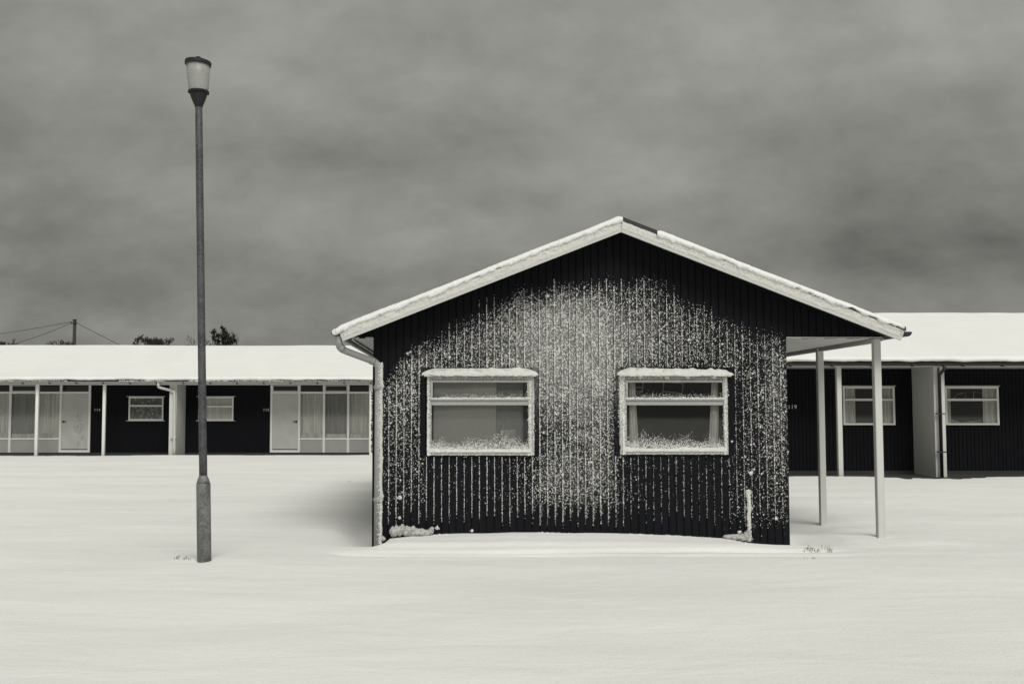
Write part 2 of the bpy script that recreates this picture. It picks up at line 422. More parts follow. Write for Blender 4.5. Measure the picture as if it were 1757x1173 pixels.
gv = np.stack([GX.ravel(), GY.ravel(), GZ.ravel()], 1)
nx_, ny_ = len(gx), len(gy)
ii = (np.arange(ny_ - 1)[:, None] * nx_ + np.arange(nx_ - 1)[None]).ravel()
gf = np.stack([ii, ii + 1, ii + 1 + nx_, ii + nx_], 1)
ground = fast_mesh('ground', gv, gf, 'ground', None, True, 'structure', 4)
ground['label'] = 'wind-rippled snow covering the whole ground in front of the bungalows'

# ------------------------------------------------------------------ where the snow clings on the facade (photo pixels on the facade plane)
def wall_xz_to_px(x, z):
    c, s = math.cos(PITCH), math.sin(PITCH); h = z - CAM_H
    zc = YW * c + h * s; yc = h * c - YW * s
    return 789 + F_PX * x / zc, 586.5 - F_PX * yc / zc
def G(x, y, cx, cy, sx, sy, a): return a * np.exp(-((x - cx) / sx) ** 2 - ((y - cy) / sy) ** 2)
TOPX = [600, 650, 690, 720, 760, 800, 860, 920, 980, 1030, 1090, 1130, 1160, 1210, 1260, 1300, 1350]
TOPY = [700, 655, 605, 578, 556, 535, 508, 486, 470, 462, 464, 474, 492, 518, 545, 560, 580]
def density(px, py):
    px = np.asarray(px, float); py = np.asarray(py, float)
    d = (G(px, py, 960, 555, 110, 90, .42) + G(px, py, 975, 700, 75, 150, .34) + G(px, py, 900, 620, 260, 130, .52)
         + G(px, py, 965, 835, 95, 60, .42) + G(px, py, 1130, 570, 120, 90, .36) + G(px, py, 1310, 690, 70, 170, .27)
         + G(px, py, 1336, 710, 24, 190, .34) + G(px, py, 690, 690, 75, 190, .30) + G(px, py, 1035, 740, 35, 150, .28) + .05)
    d = d * sst(0, 34, py - np.interp(px, TOPX, TOPY) - 14 * vn(px * .045, 3))
    below_l = (px > 731) & (px < 914) & (py > 779)
    d = np.where(below_l, d * np.interp(px, [731, 820, 914], [.05, .12, .5]), d)
    below_r = (px > 1062) & (px < 1252) & (py > 779)
    d = np.where(below_r, d * np.interp(px, [1062, 1110, 1252], [.5, .16, .22]), d)
    d = np.where((px > 1249) & (px < 1276) & (py > 646) & (py < 800), d * .40, d)
    d = np.where((px > 716) & (px < 734) & (py > 648) & (py < 780), d * .45, d)
    d = d * (1 - .93 * sst(868, 905, py + 14 * vn(px * .08, 8) - np.where(px > 1225, 24, 0)))
    return np.clip(d, 0, 1)

# ================================================================== THE GABLED BUNGALOW
house = empty('bungalow', ((XL + XR) / 2, YW, 0), 'small gabled bungalow of black vertical boards crusted with blown snow, two windows in its front', 'bungalow')
NB = 55; BW = (XR - XL) / NB
def kx(px): return XL + round((PX(px, YW) - XL) / BW) * BW      # snap to a board joint
WIN = []
for (a, b) in ((744, 905), (1078, 1240)):
    WIN.append((kx(a), kx(b), P(a, 772, YW)[1], P(a, 655, YW)[1]))
JOINT = int(round((PX(1052, YW) - XL) / BW))
k0 = -int((XL - (XBL + .12)) / BW); k1 = NB + int(((XBR - .06) - XR) / BW) + 1
for k in range(k0, k1):
    x0 = XL + k * BW; x1 = x0 + BW
    inside = 0 <= k < NB
    gap = .0085 + (.005 if k in (JOINT, JOINT - 1) else 0)
    xa, xb = x0 + gap * .6, x1 - .0045 * .4
    zb = -0.35 if inside else ZS - .004 + .003 * ((k * 7) % 3 - 1)
    segs = [(zb, None)]
    for (wx0, wx1, wz0, wz1) in WIN:
        if x0 >= wx0 - 1e-4 and x1 <= wx1 + 1e-4: segs = [(zb, wz0), (wz1, None)]   # two lengths of board, above and below the opening
    yo = RNG.uniform(-.0015, .0015)
    bev = .006
    prof = [(xa, YW + .013), (xa, YW + bev + yo), (xa + bev, YW + yo), (xb - bev * .7, YW + yo), (xb, YW + bev * .8 + yo), (xb, YW + .013)]
    for (z0, z1) in segs:
        b = MB()
        if z1 is None:
            tops = [zroof(x) + .07 for x, y in prof]
            if max(tops) < z0 + .05: continue
            tops = [max(t, z0 + .01) for t in tops]
        else: tops = [z1] * 6
        # rings up the board so that the frost attribute can vary along it
        n = max(1, int((max(tops) - z0) / .10)) if inside else 1
        b.quad_strip([[(x, y, z0 + (t - z0) * i / n) for (x, y), t in zip(prof, tops)] for i in range(n + 1)], smooth=False)
        o = b.build('wall_board', 'board', house)
        co = np.empty(len(o.data.vertices) * 3, np.float32); o.data.vertices.foreach_get('co', co); co = co.reshape(-1, 3)
        ppx, ppy = wall_xz_to_px(co[:, 0] + house.location.x, co[:, 2])
        at = o.data.attributes.new('frost', 'FLOAT', 'POINT')
        at.data.foreach_set('value', (density(ppx, ppy) if inside else np.zeros(len(ppx))).astype(np.float32))

# carcass behind the boards
b = MB()
xm = (XL + XR) / 2
opn = sorted(WIN)
yb0, yb1 = YW + .0135, YW + .10
b.box(XL + .005, opn[0][0], yb0, yb1, -.35, ZS - .01); b.box(opn[0][1], opn[1][0], yb0, yb1, -.35, ZS - .01); b.box(opn[1][1], XR - .005, yb0, yb1, -.35, ZS - .01)
for (wx0, wx1, wz0, wz1) in opn:
    b.box(wx0 - .001, wx1 + .001, yb0 + .001, yb1 - .001, -.35, wz0); b.box(wx0 - .001, wx1 + .001, yb0 + .001, yb1 - .001, wz1, ZS - .012)
b.build('front_wall', 'board_plain', house)
b = MB(); b.prism([(XBL + .10, ZS + .005), (XBR - .05, ZS + .005), (XBR - .05, zroof(XBR - .05) + .05), (XA, ZA + .05), (XBL + .10, zroof(XBL + .1) + .05)], YW + .014, YW + .06)
b.build('gable_backing', 'board_plain', house)
def boards_y(b, x, y0, y1, z0, z1, side, bw=BW):
    n = int((y1 - y0) / bw)
    for i in range(n):
        a = y0 + i * bw; c = a + bw - .005
        b.box(x, x + side * .015, a, c, z0, z1, .004)
b = MB(); b.box(XL + .015, XL + .09, YW + .102, HOUSE_BACK, -.35, ZS - .012); boards_y(b, XL + .0145, YW + .02, HOUSE_BACK, -.35, ZS - .012, -1)
b.build('side_wall', 'board_plain', house, kind='stuff')
b = MB(); b.box(XR - .09, XR - .015, YW + .102, HOUSE_BACK, -.35, ZS - .012); boards_y(b, XR - .0145, YW + .02, HOUSE_BACK, -.35, ZS - .012, 1)
b.build('side_wall', 'board_plain', house, kind='stuff')
b = MB(); b.prism([(XL, -.35), (XR, -.35), (XR, ZS), (XBR - .06, ZS), (XBR - .06, zroof(XBR - .06) + .04), (XA, ZA + .04), (XBL + .1, zroof(XBL + .1) + .04), (XBL + .1, ZS), (XL, ZS)], HOUSE_BACK, HOUSE_BACK + .08)
b.build('rear_wall', 'board_plain', house)
b = MB(); b.box(XL + .1, XR - .1, YW + .11, HOUSE_BACK - .01, .02, .10); b.build('floor', 'inner_dark', house)
# roof deck with felt, in two slopes
def slope_slab(b, xa, za, xb, zb, lo, hi, y0, y1):
    b.prism([(xa, za + lo), (xb, zb + lo), (xb, zb + hi), (xa, za + hi)], y0, y1)
b = MB(); slope_slab(b, XBL - .03, zroof(XBL - .03), XA - .001, ZA, .075, .165, YB + .031, HOUSE_BACK + .3)
b.build('roof_slope', 'felt', house)
b = MB(); slope_slab(b, XA + .001, ZA, XBR + .03, zroof(XBR + .03), .075, .165, YB + .031, HOUSE_BACK + .3)
b.build('roof_slope', 'felt', house)
b = MB(); slope_slab(b, XBL + .11, zroof(XBL + .11), XA - .001, ZA, .035, .073, YB + .032, YW - .002); slope_slab(b, XA + .001, ZA, XBR - .08, zroof(XBR - .08), .035, .073, YB + .032, YW - .002)
b.build('verge_soffit', 'board_plain', house)
# bargeboards (square-cut ends)
cs, sn = math.cos(math.atan(SL)), math.sin(math.atan(SL))
def barge(xe, sgn):
    b = MB(); ze = zroof(xe); S = SL if sgn < 0 else SR
    c_, s_ = math.cos(math.atan(S)), math.sin(math.atan(S)); t = .138
    top_e = (xe + sgn * -0.0 + sgn * s_ * t, ze + c_ * t)      # cut perpendicular to the slope
    b.prism([(xe, ze), (XA + sgn * .0012, ZA), (XA + sgn * .0012, ZA + t / c_), top_e][::(1 if sgn < 0 else -1)], YB, YB + .028)
    return b.build('bargeboard', 'white', house)
bl = barge(XBL, -1); br = barge(XBR, 1)
def fill_trim(xe, sgn):
    b = MB(); S = SL if sgn < 0 else SR
    pts = [(xe, zroof(xe) + .128), (XA + sgn * .002, ZA + .128), (XA + sgn * .002, ZA + .176), (xe, zroof(xe) + .176)]
    b.prism(pts[::(1 if sgn < 0 else -1)], YB - .014, YB - .001)
    return b.build('verge_trim', 'felt', house)
fill_trim(XBL - .055, -1); fill_trim(XBR + .055, 1)
# rime on the bargeboards: a rough sheet with real relief
def rime_sheet(xe, sgn):
    n, m_ = 520, 9; L_ = abs(xe - XA); t = np.linspace(0, 1, n)[:, None]; q = np.linspace(0, 1, m_)[None]
    X = XA + sgn * (t * (L_ - .012) + .004) + 0 * q
    base = np.where(X < XA, ZA - SL * (XA - X), ZA - SR * (X - XA))
    lo = .030 + .010 * vn(X * 9, 1.0 + 0 * X); hi = .134
    Z = base + lo + (hi - lo) * q
    nz = vn(X * 46, Z * 60) * .5 + vn(X * 21 + 5, Z * 30) * .6
    dep = .004 + .010 * np.clip(nz * .5 + .35 + q * .35, 0, 1.2)
    dep = dep * sst(0, .15, q + 0 * X) + .0005
    edge = sst(0, .004, t) * (1 - sst(.997, 1, t)); dep = dep * edge
    Y = YB - dep
    Vv = np.stack([X, Y, Z], 2).reshape(-1, 3)
    i0 = (np.arange(n - 1)[:, None] * m_ + np.arange(m_ - 1)[None]).ravel()
    ff = np.stack([i0, i0 + 1, i0 + 1 + m_, i0 + m_], 1)
    if sgn > 0: ff = ff[:, ::-1]
    o = fast_mesh('rime_crust', Vv, ff, 'rime', house, True, None, 4); return o
rime_sheet(XBL, -1); rime_sheet(XBR, 1)
# roll of snow over the roof edge
def verge_snow(xs, gone, thin, tail):
    """xs: two ends; gone(x) 0..1 where snow has fallen off; thin(x): how far the roll draws back from the trim"""
    n = max(20, int(abs(xs[1] - xs[0]) / .009)); X = np.linspace(xs[0], xs[1], n)
    base = np.where(X < XA, ZA - SL * (XA - X), ZA - SR * (X - XA))
    end = np.minimum(sst(0, .05, np.abs(X - xs[0])), sst(0, .05, np.abs(X - xs[1])))
    h = (.029 + .005 * vn(X * 2.1, 4) + .002 * vn(X * 14, 9) + .0015 * vn(X * 37, 2)) * (.25 + .75 * end)
    drop = .052 + .014 * vn(X * 7, 3) + .012 * vn(X * 24, 6) + .008 * vn(X * 60, 1)
    drop = drop * (1 - thin(X))
    rows = []
    prof = [(.018, -1.0), (-.020, -1.0), (-.030, -.75), (-.034, -.4), (-.030, 0.0), (-.018, .45), (.004, .8), (.05, 1.0), (.5, 1.0), (2.2, .9)]
    for j, (py_, pz) in enumerate(prof):
        zz = base + .168 + np.where(pz < 0, pz * drop, pz * h)
        yy = YB + py_ + (0.006 * vn(X * 28 + j * 3, j * 1.7) + .003 * vn(X * 70, j * 5.1) if 0 < j < 8 else 0)
        yy = yy - (np.where(j in (2, 3, 4), .004, 0))
        rows.append(np.stack([X, yy + 0 * X, zz + (.002 * vn(X * 50, j * 2.2) if j < 5 else 0)], 1))
    Vv = np.stack(rows, 1).reshape(-1, 3); m_ = len(prof)
    i0 = (np.arange(n - 1)[:, None] * m_ + np.arange(m_ - 1)[None]).ravel()
    ff = np.stack([i0, i0 + m_, i0 + 1 + m_, i0 + 1], 1)
    return fast_mesh('roof_snow', Vv, ff, 'snow', house, True, None, 4)
xg0, xg1 = P(1071, 380, YB)[0], P(1127, 395, YB)[0]
zero = lambda X: 0 * X
verge_snow((XBL - .075, xg0 - .02), zero, lambda X: .9 * sst(.72, .92, vn(X * 7, 31)) , 0)
verge_snow((xg1, XBR + .03), zero, lambda X: np.clip(.95 * sst(3.4, 4.9, X) * (.55 + .6 * vn(X * 9, 13)) + 0, 0, 1.0), 0)
# thin powder left on top of the bare felt strip
b = MB(); b.grid([[(x, YB - .016, zroof(x) + .177), (x, YB + .3, zroof(x) + .184), (x, YB + 2, zroof(x) + .184)] for x in (xg0 - .02, (xg0 + xg1) / 2, xg1 + .02)])
b.build('roof_snow', 'snow', house)
b = MB(); slope_slab(b, XBL - .02, zroof(XBL - .02), XA, ZA, .168, .200, YB + 1.2, HOUSE_BACK + .28); slope_slab(b, XA, ZA, XBR + .02, zroof(XBR + .02), .168, .200, YB + 1.2, HOUSE_BACK + .28)
b.build('roof_snow', 'snow', house)
# crumbs along the verge
n = 5200; X = RNG.uniform(XBL - .02, XBR + .02, n); zz = np.array([zroof(x) for x in X])
q = np.abs(RNG.normal(0, .03, n)); keep = ~((X > xg0) & (X < xg1) & (q < .03))
pos = np.stack([X, np.full(n, YB - .012), zz + .130 - q * .9 + RNG.normal(0, .004, n)], 1)[keep]
crumbs('rime_crumbs', pos, RNG.uniform(.0025, .006, keep.sum()), house)
# soffits, canopy and posts
XSOL = XBL + .085
b = MB(); b.box(XSOL, XL - .002, YW - .001, HOUSE_BACK + .25, ZS - .002, ZS + .012); b.build('eaves_soffit', 'soffit', house)
XSOR = XBR - .07
b = MB(); b.box(XR + .002, XSOR, YW - .003, HOUSE_BACK + .25, ZS + .0, ZS + .014); b.build('porch_ceiling', 'soffit', house)
b = MB(); b.box(XSOL - .022, XSOL - .001, YW + .01, HOUSE_BACK + .25, ZS - .025, ZS + .09, .003); b.build('fascia', 'white', house)
b = MB(); b.box(XSOR + .001, XSOR + .022, YW + .01, HOUSE_BACK + .25, ZS - .03, ZS + .07, .003); b.build('fascia', 'white', house)
# scalloped lower edge of the roof sheets along the left eave
b = MB(); m_ = 160
rows = []
for i in range(m_ * 8 + 1):
    y = YB + .06 + i * (HOUSE_BACK - YB) / (m_ * 8); s_ = abs(math.sin(i / 72 * math.pi)) ** .5 * 2 - 1
    rows.append([(XSOL - .055, y, ZS + .055), (XSOL - .055, y, ZS - .004 - .016 * s_), (XSOL - .044, y, ZS - .004 - .016 * s_), (XSOL - .044, y, ZS + .055)])
b.quad_strip(rows, smooth=False); b.build('eaves_sheet_edge', 'felt', house)
xp, _ = P(1509, 700, YW)
for i in range(4):
    y = YW + .055 + i * 1.93
    b = MB(); hw = .041; zg = float(ground_z(xp, y)) - .15
    b.box(xp - hw, xp + hw, y - hw, y + hw, zg, ZS - .002, .006)
    pst = b.build('porch_post', 'offwhite', house)
b = MB(); b.box(xp - .022, xp + .022, YW + .10, YW + .055 + 1.93 * 3 - .045, ZS - .052, ZS - .003, .003); b.build('porch_beam', 'soffit', house)
# gutters
def half_round(b, x, y0, y1, z, r, n=10):
    def ring(y, rr): return [(x + rr * math.cos(math.pi + math.pi * k / n), y, z + rr * math.sin(math.pi + math.pi * k / n)) for k in range(n + 1)]
    o_, i_ = ring(y0, r), ring(y0, r - .005)
    b.quad_strip([o_ + i_[::-1], [(a, y1, c) for a, _, c in o_ + i_[::-1]]], smooth=False)
    b.quad_strip([o_, [(a, y0 + .004, c) for a, _, c in o_]], smooth=False)
gxr = P(1556, 571, YB + .03)[0]; gzr = P(1556, 569, YB + .03)[1]
b = MB(); half_round(b, gxr, YB + .02, HOUSE_BACK + .3, gzr, .055); b.build('gutter', 'dark_metal', house)
b = MB(); b.tube([(gxr + .004, YB + .022, gzr + .003), (gxr + .004, YB + 3, gzr + .003)], .03, 8); b.build('gutter_snow', 'snow', house)
gxl = XBL - .085; gzl = P(580, 571, YB + .03)[1]
b = MB(); half_round(b, gxl, YB + .02, HOUSE_BACK + .3, gzl + .012, .050); b.build('gutter', 'pipe', house)
b = MB(); b.tube([(gxl - .004, YB + .018, gzl + .012), (gxl - .004, YB + 3, gzl + .012)], [.036, .040], 8); b.build('gutter_snow', 'snow', house)
# downpipe: swan neck from the left gutter across to the corner
yp = YW - .055; y0p = YB + .06
def pt(px, py, y): x, z = P(px, py, y); return (x, y, z)
def spline(ps, n=6):
    ps = [Vector(p) for p in ps]; out_ = []
    for i in range(len(ps) - 1):
        p0 = ps[max(i - 1, 0)]; p1 = ps[i]; p2 = ps[i + 1]; p3 = ps[min(i + 2, len(ps) - 1)]
        for k in range(n):
            t = k / n
            out_.append(0.5 * ((2 * p1) + (p2 - p0) * t + (2 * p0 - 5 * p1 + 4 * p2 - p3) * t * t + (3 * p1 - p0 - 3 * p2 + p3) * t ** 3))
    return out_ + [ps[-1]]
neck = [pt(580.5, 577, y0p), pt(581, 588, y0p), pt(584, 596, y0p + .03), pt(592, 601.5, y0p + .06), pt(636, 618, yp - .02), pt(644, 621.5, yp), pt(648.5, 628, yp), pt(649, 640, yp)]
xpipe = P(649, 700, yp)[0]
b = MB(); b.tube(spline(neck, 6), .040, 14)
b.tube([(xpipe, yp, P(649, 640, yp)[1]), (xpipe - .004, yp, -.16)], .040, 16)
dp = b.build('downpipe', 'pipe', house)
for (py_, n_) in ((664, 0), (857, 1)):
    z = P(649, py_, yp)[1]
    b = MB(); b.tube([(xpipe, yp, z - .035), (xpipe, yp, z + .03)], .047, 16)
    b.box(xpipe - .062, xpipe + .062, yp + .035, YW - .002, z - .012, z + .012, .003); b.build('pipe_bracket', 'pipe', dp)
b = MB(); b.tube([pt(583, 594, y0p + .02), pt(588.5, 599.5, y0p + .045)], .046, 14); b.build('pipe_socket', 'pipe', dp); b = MB(); b.tube([pt(636, 618, yp - .02), pt(642, 620.3, yp)], .046, 14)
b.build('pipe_socket', 'pipe', dp)
b = MB(); b.box(XL - .004, XL + .03, YW - .017, YW - .003, -.3, P(642, 628, YW)[1], .003); b.build('corner_batten', 'board_plain', house)
# rime on the weather side of the pipe
n = 5200; Z = RNG.uniform(-.12, P(649, 622, yp)[1], n); th = RNG.normal(R(-18), R(26), n); lim = .0 
extra_r = .010 * np.abs(vn(Z * 9, 2)) + .020 * np.exp(-((Z - P(649, 850, yp)[1]) / .05) ** 2) + .014 * np.exp(-((Z - P(649, 662, yp)[1]) / .02) ** 2)
rr = .040 + RNG.uniform(0, 1, n) * (.003 + extra_r)
pos = np.stack([xpipe + rr * np.cos(th), yp + rr * np.sin(th), Z], 1)
crumbs('pipe_rime', pos, RNG.uniform(.0035, .0075, n), dp)

# ------------------------------------------------------------------ front windows
def window_main(outer, lab):
    (ax, bx, top, mid0, mid1, bot) = outer           # pixels
    YF = YW - .035
    x0, x1 = PX(ax, YF), PX(bx, YF); zt = P(ax, top, YF)[1]; zb = P(ax, bot, YF)[1]
    zm0 = P(ax, mid0, YF)[1]; zm1 = P(ax, mid1, YF)[1]
    fr = .050
    wnd = empty('window', ((x0 + x1) / 2, YW, zb), None, None); del_keys = None
    wnd.parent = house; wnd.location = Vector(((x0 + x1) / 2, YW, zb)) - house.location
    wnd['label'] = lab
    b = MB()
    b.box(x0, x0 + fr, YF, YW + .09, zb, zt, .004); b.box(x1 - fr, x1, YF, YW + .09, zb, zt, .004)
    b.box(x0 + fr + .0005, x1 - fr - .0005, YF + .001, YW + .088, zt - fr, zt - .001, .004)
    b.box(x0 + fr + .0005, x1 - fr - .0005, YF + .001, YW + .088, zb + .001, zb + fr, .004)
    b.box(x0 + fr + .0005, x1 - fr - .0005, YF + .002, YW + .086, zm1, zm0, .004)
    b.build('frame', 'frame_rimed', wnd)
    # top-hung sash stands proud, fixed light below
    b = MB(); s_ = .026; xa, xb = x0 + fr - .012, x1 - fr + .012; za, zc_ = zm0 - .006, zt - fr + .012
    yf = YF - .016
    b.box(xa, xa + s_, yf, YF - .0005, za, zc_, .003); b.box(xb - s_, xb, yf, YF - .0005, za, zc_, .003)
    b.box(xa + s_, xb - s_, yf + .001, YF - .0005, zc_ - s_, zc_, .003); b.box(xa + s_, xb - s_, yf + .001, YF - .0005, za, za + s_, .003)
    b.build('sash', 'frame_rimed', wnd)
    b = MB(); b.box(x0 + fr - .01, x1 - fr + .01, YF + .020, YF + .024, zm0 - .002, zt - fr + .002); b.build('pane', 'glass', wnd)
    b = MB(); b.box(x0 + fr - .01, x1 - fr + .01, YF + .022, YF + .026, zb + fr - .002, zm1 + .002); b.build('pane', 'glass', wnd)
    b = MB(); b.box(x0 - .035, x1 + .035, YF - .055, YW - .0, zt + .003, zt + .022, .003)
    for i in range(4):
        xx = x0 + (x1 - x0) * (.12 + .25 * i); b.box(xx - .012, xx + .012, YF - .018, YF - .002, zt - .012, zt + .002, .002)
    b.build('drip_board', 'offwhite', wnd)
    # roll of snow on the drip board
    n, m_ = 150, 14; T = np.linspace(0, 1, n)[:, None]; A = np.linspace(-.15, math.pi + .1, m_)[None]
    X = x0 - .065 + T * (x1 - x0 + .13)
    env = np.clip(np.minimum(T, 1 - T) * 9, 0, 1) ** .5
    hh = ((.072 if ax < 900 else .084 - .034 * T) + .010 * vn(X * 3, ax) + .010 * vn(X * 22, 5) + .010 * vn(X * 9, ax * .3)) * env + .004
    Y = YW - .045 - np.cos(A) * (-.065) * (.35 + .65 * env) * -1 + .006 * vn(X * 40, A * 4)
    Z = zt + .022 + np.sin(A) * hh + .008 * vn(X * 34 + 7, A * 5)
    Vv = np.stack([X + 0 * A, Y, Z], 2).reshape(-1, 3)
    i0 = (np.arange(n - 1)[:, None] * m_ + np.arange(m_ - 1)[None]).ravel()
    fast_mesh('head_snow', Vv, np.stack([i0, i0 + m_, i0 + 1 + m_, i0 + 1], 1), 'rime', wnd, True, None, 4)
    nn = 1800; T1 = RNG.uniform(.01, .99, nn); a1 = RNG.uniform(.05, 2.2, nn); ev = np.clip(np.minimum(T1, 1 - T1) * 9, 0, 1) ** .5
    ps = np.stack([x0 - .065 + T1 * (x1 - x0 + .13), YW - .045 - np.cos(a1) * .062 * (.35 + .65 * ev), zt + .022 + np.sin(a1) * (.074 if ax < 900 else 1) * (1 if ax < 900 else (.085 - .034 * T1)) * ev], 1)
    rs = RNG.uniform(.003, .007, nn)
    # sill and rail snow, rime on frame edges, crumbs on the panes
    P_, R_ = [ps], [rs]
    def sprinkle(n, fx, fy, fz, r0, r1):
        P_.append(np.stack([fx(n), fy(n), fz(n)], 1)); R_.append(RNG.uniform(r0, r1, n))
    u = RNG.uniform
    sprinkle(1500, lambda n: u(x0 + .02, x1 - .02, n), lambda n: YF - u(0, .012, n), lambda n: zb + fr * .75 + np.abs(RNG.normal(0, .012, n)), .004, .009)
    sprinkle(1000, lambda n: u(x0 + .03, x1 - .03, n), lambda n: YF - .012 - u(0, .008, n), lambda n: zm0 + .012 + np.abs(RNG.normal(0, .007, n)), .0035, .0075)
    sprinkle(850, lambda n: x0 + np.abs(RNG.normal(0, .016, n)), lambda n: np.full(n, YF - .004), lambda n: zb + (zt - zb) * u(0, 1, n) ** 1.3, .003, .007)
    sprinkle(700, lambda n: x1 - fr * .6 + RNG.normal(0, .012, n), lambda n: np.full(n, YF - .004), lambda n: zb + (zt - zb) * u(0, 1, n), .003, .007)
    sprinkle(500, lambda n: u(x0, x1, n), lambda n: np.full(n, YF - .003), lambda n: zt - fr * u(0, .9, n), .0025, .005)
    sprinkle(500, lambda n: u(x0, x1, n), lambda n: np.full(n, YF - .003), lambda n: zb + fr * u(0, .9, n), .0025, .005)
    if ax > 900:      # the right window carries a thick collar of rime down its left side and lumps under the drip board
        sprinkle(1500, lambda n: x0 - .004 - np.abs(RNG.normal(0, .013, n)), lambda n: YW - u(.0, .035, n), lambda n: zb + (zt - zb) * RNG.beta(1.6, 1.0, n), .004, .009)
        for q in (.17, .42, .62, .87):
            sprinkle(50, lambda n: x0 + (x1 - x0) * q + RNG.normal(0, .012, n), lambda n: YF - .02 - u(0, .02, n), lambda n: zt - .002 + RNG.normal(0, .008, n), .005, .010)
    else:
        sprinkle(500, lambda n: x1 + .002 + np.abs(RNG.normal(0, .008, n)), lambda n: YW - u(.0, .03, n), lambda n: zb + (zt - zb) * RNG.beta(1.2, 1.2, n), .0035, .008)
    xx = u(x0 + fr, x1 - fr, 3600); bumpy = .075 + .05 * np.exp(-((xx - (x0 + (x1 - x0) * (.68 if ax < 900 else .25))) / .12) ** 2) + .02 * vn(xx * 9, 4)
    zz_ = np.abs(RNG.normal(0, 1, 3600)) * bumpy * .7
    P_.append(np.stack([xx, np.full(3600, YF + .016), zb + fr + zz_], 1)); R_.append(u(.002, .0052, 3600))
    xx = u(x0 + fr + .1, x1 - fr, 650); P_.append(np.stack([xx, np.full(650, YF + .014), zm0 + .015 + np.abs(RNG.normal(0, .028, 650))], 1)); R_.append(u(.002, .0045, 650))
    crumbs('window_rime', np.concatenate(P_), np.concatenate(R_), wnd)
    # swept mound along the sill
    n, m_ = 120, 9; T = np.linspace(0, 1, n)[:, None]; A = np.linspace(0, math.pi, m_)[None]
    X = x0 + .012 + T * (x1 - x0 - .03); hh = .030 + .012 * vn(X * 5, ax) + .02 * np.exp(-T * 14) + .008 * np.exp(-(1 - T) * 20)
    Vv = np.stack([X + 0 * A, YF + .008 - np.cos(A) * -.022 * -1 + .003 * vn(X * 40, A * 3), zb + fr - .006 + np.sin(A) * hh + .008 * vn(X * 33, A * 4)], 2).reshape(-1, 3)
    i0 = (np.arange(n - 1)[:, None] * m_ + np.arange(m_ - 1)[None]).ravel()
    fast_mesh('sill_snow', Vv, np.stack([i0, i0 + m_, i0 + 1 + m_, i0 + 1], 1), 'rime', wnd, True, None, 4)
    return wnd, (x0 + fr, x1 - fr, zb + fr, zt - fr)
def curtain(parent, x0, x1, y, z0, z1, m, name='curtain', folds=7, amp=.02, lean=0.0):
    b = MB(); n = folds * 8; rows = []
    for i in range(n + 1):
        t = i / n; a = math.sin(t * folds * 2 * math.pi + 1.3 * math.sin(t * 9)) * amp
        xb_ = x0 + (x1 - x0) * t
        rows.append([(xb_ + lean * (1 - t if lean < 0 else t) * 0 + lean * k, y + a * (.6 + .5 * (1 - k)) + .25 * amp * math.sin(t * 31), z1 + (z0 - z1) * k) for k in (0, .33, .66, 1)])
    b.grid(rows); return b.build(name, m, parent)
w1, g1 = window_main((733, 914, 646.5, 686, 695, 781), 'left front window with a plain grey blind behind the glass')
w2, g2 = window_main((1068, 1249, 646.5, 686, 695, 779.5), 'right front window with pale curtains drawn to both sides of a dark room')
yi = YW + .045
xs = P(852, 700, yi)[0]
# a blind hanging in the left window, its right edge short of the frame
b = MB(); n = 24; rows = []
for i in range(n + 1):
    t = i / n; rows.append([(g1[0] - .05 + (xs - g1[0] + .05) * t - .012 * k * (1 if i == n else 0), yi + .012 * math.sin(t * 5 + k * 2), g1[3] + .04 - (g1[3] - g1[2] + .1) * k) for k in (0, .25, .5, .75, 1)])
b.grid(rows); b.build('blind', 'blind', w1)
b = MB(); b.box(xs - .2, g1[1] + .08, yi + .035, yi + .040, g1[2] - .08, g1[3] + .06); b.build('backing_sheet', 'blind_dark', w1)
b = MB(); a0, c0 = P(860, 752, yi + .09); a1, c1 = P(884, 736, yi + .09); b.box(a0, a1, yi + .018, yi + .026, c0 - .12, c1); b.build('card', 'blind', w1)
b = MB(); a0, c0 = P(742, 668, yi - .03); a1, c1 = P(803, 689, yi - .03); b.box(a0, a1, yi - .035, yi - .022, c1, c0); b.build('card', 'grey_panel', w1) if False else None
# rooms
def room(x0, x1, m):
    b = MB(); y0, y1 = YW + .104, YW + 2.6
    b.box(x0, x0 + .02, y0, y1, .11, ZS - .05); b.box(x1 - .02, x1, y0, y1, .11, ZS - .05)
    b.box(x0 + .021, x1 - .021, y1 - .02, y1, .11, ZS - .05); b.box(x0, x1, y0, y1, ZS - .049, ZS - .03)
    return b.build('room_wall', m, house)
room(XL + .12, xm - .03, 'inner_grey'); room(xm + .0, XR - .12, 'inner_dark')
yc = YW + .065
curtain(w2, g2[0] - .04, P(1090, 700, yc)[0], yc, g2[2] - .05, g2[3] + .05, M['curtain_light'], folds=4, amp=.014, lean=.04)
curtain(w2, P(1222, 700, yc)[0], g2[1] + .05, yc, g2[2] - .05, g2[3] + .05, M['curtain_light'], folds=3, amp=.018, lean=-.05)
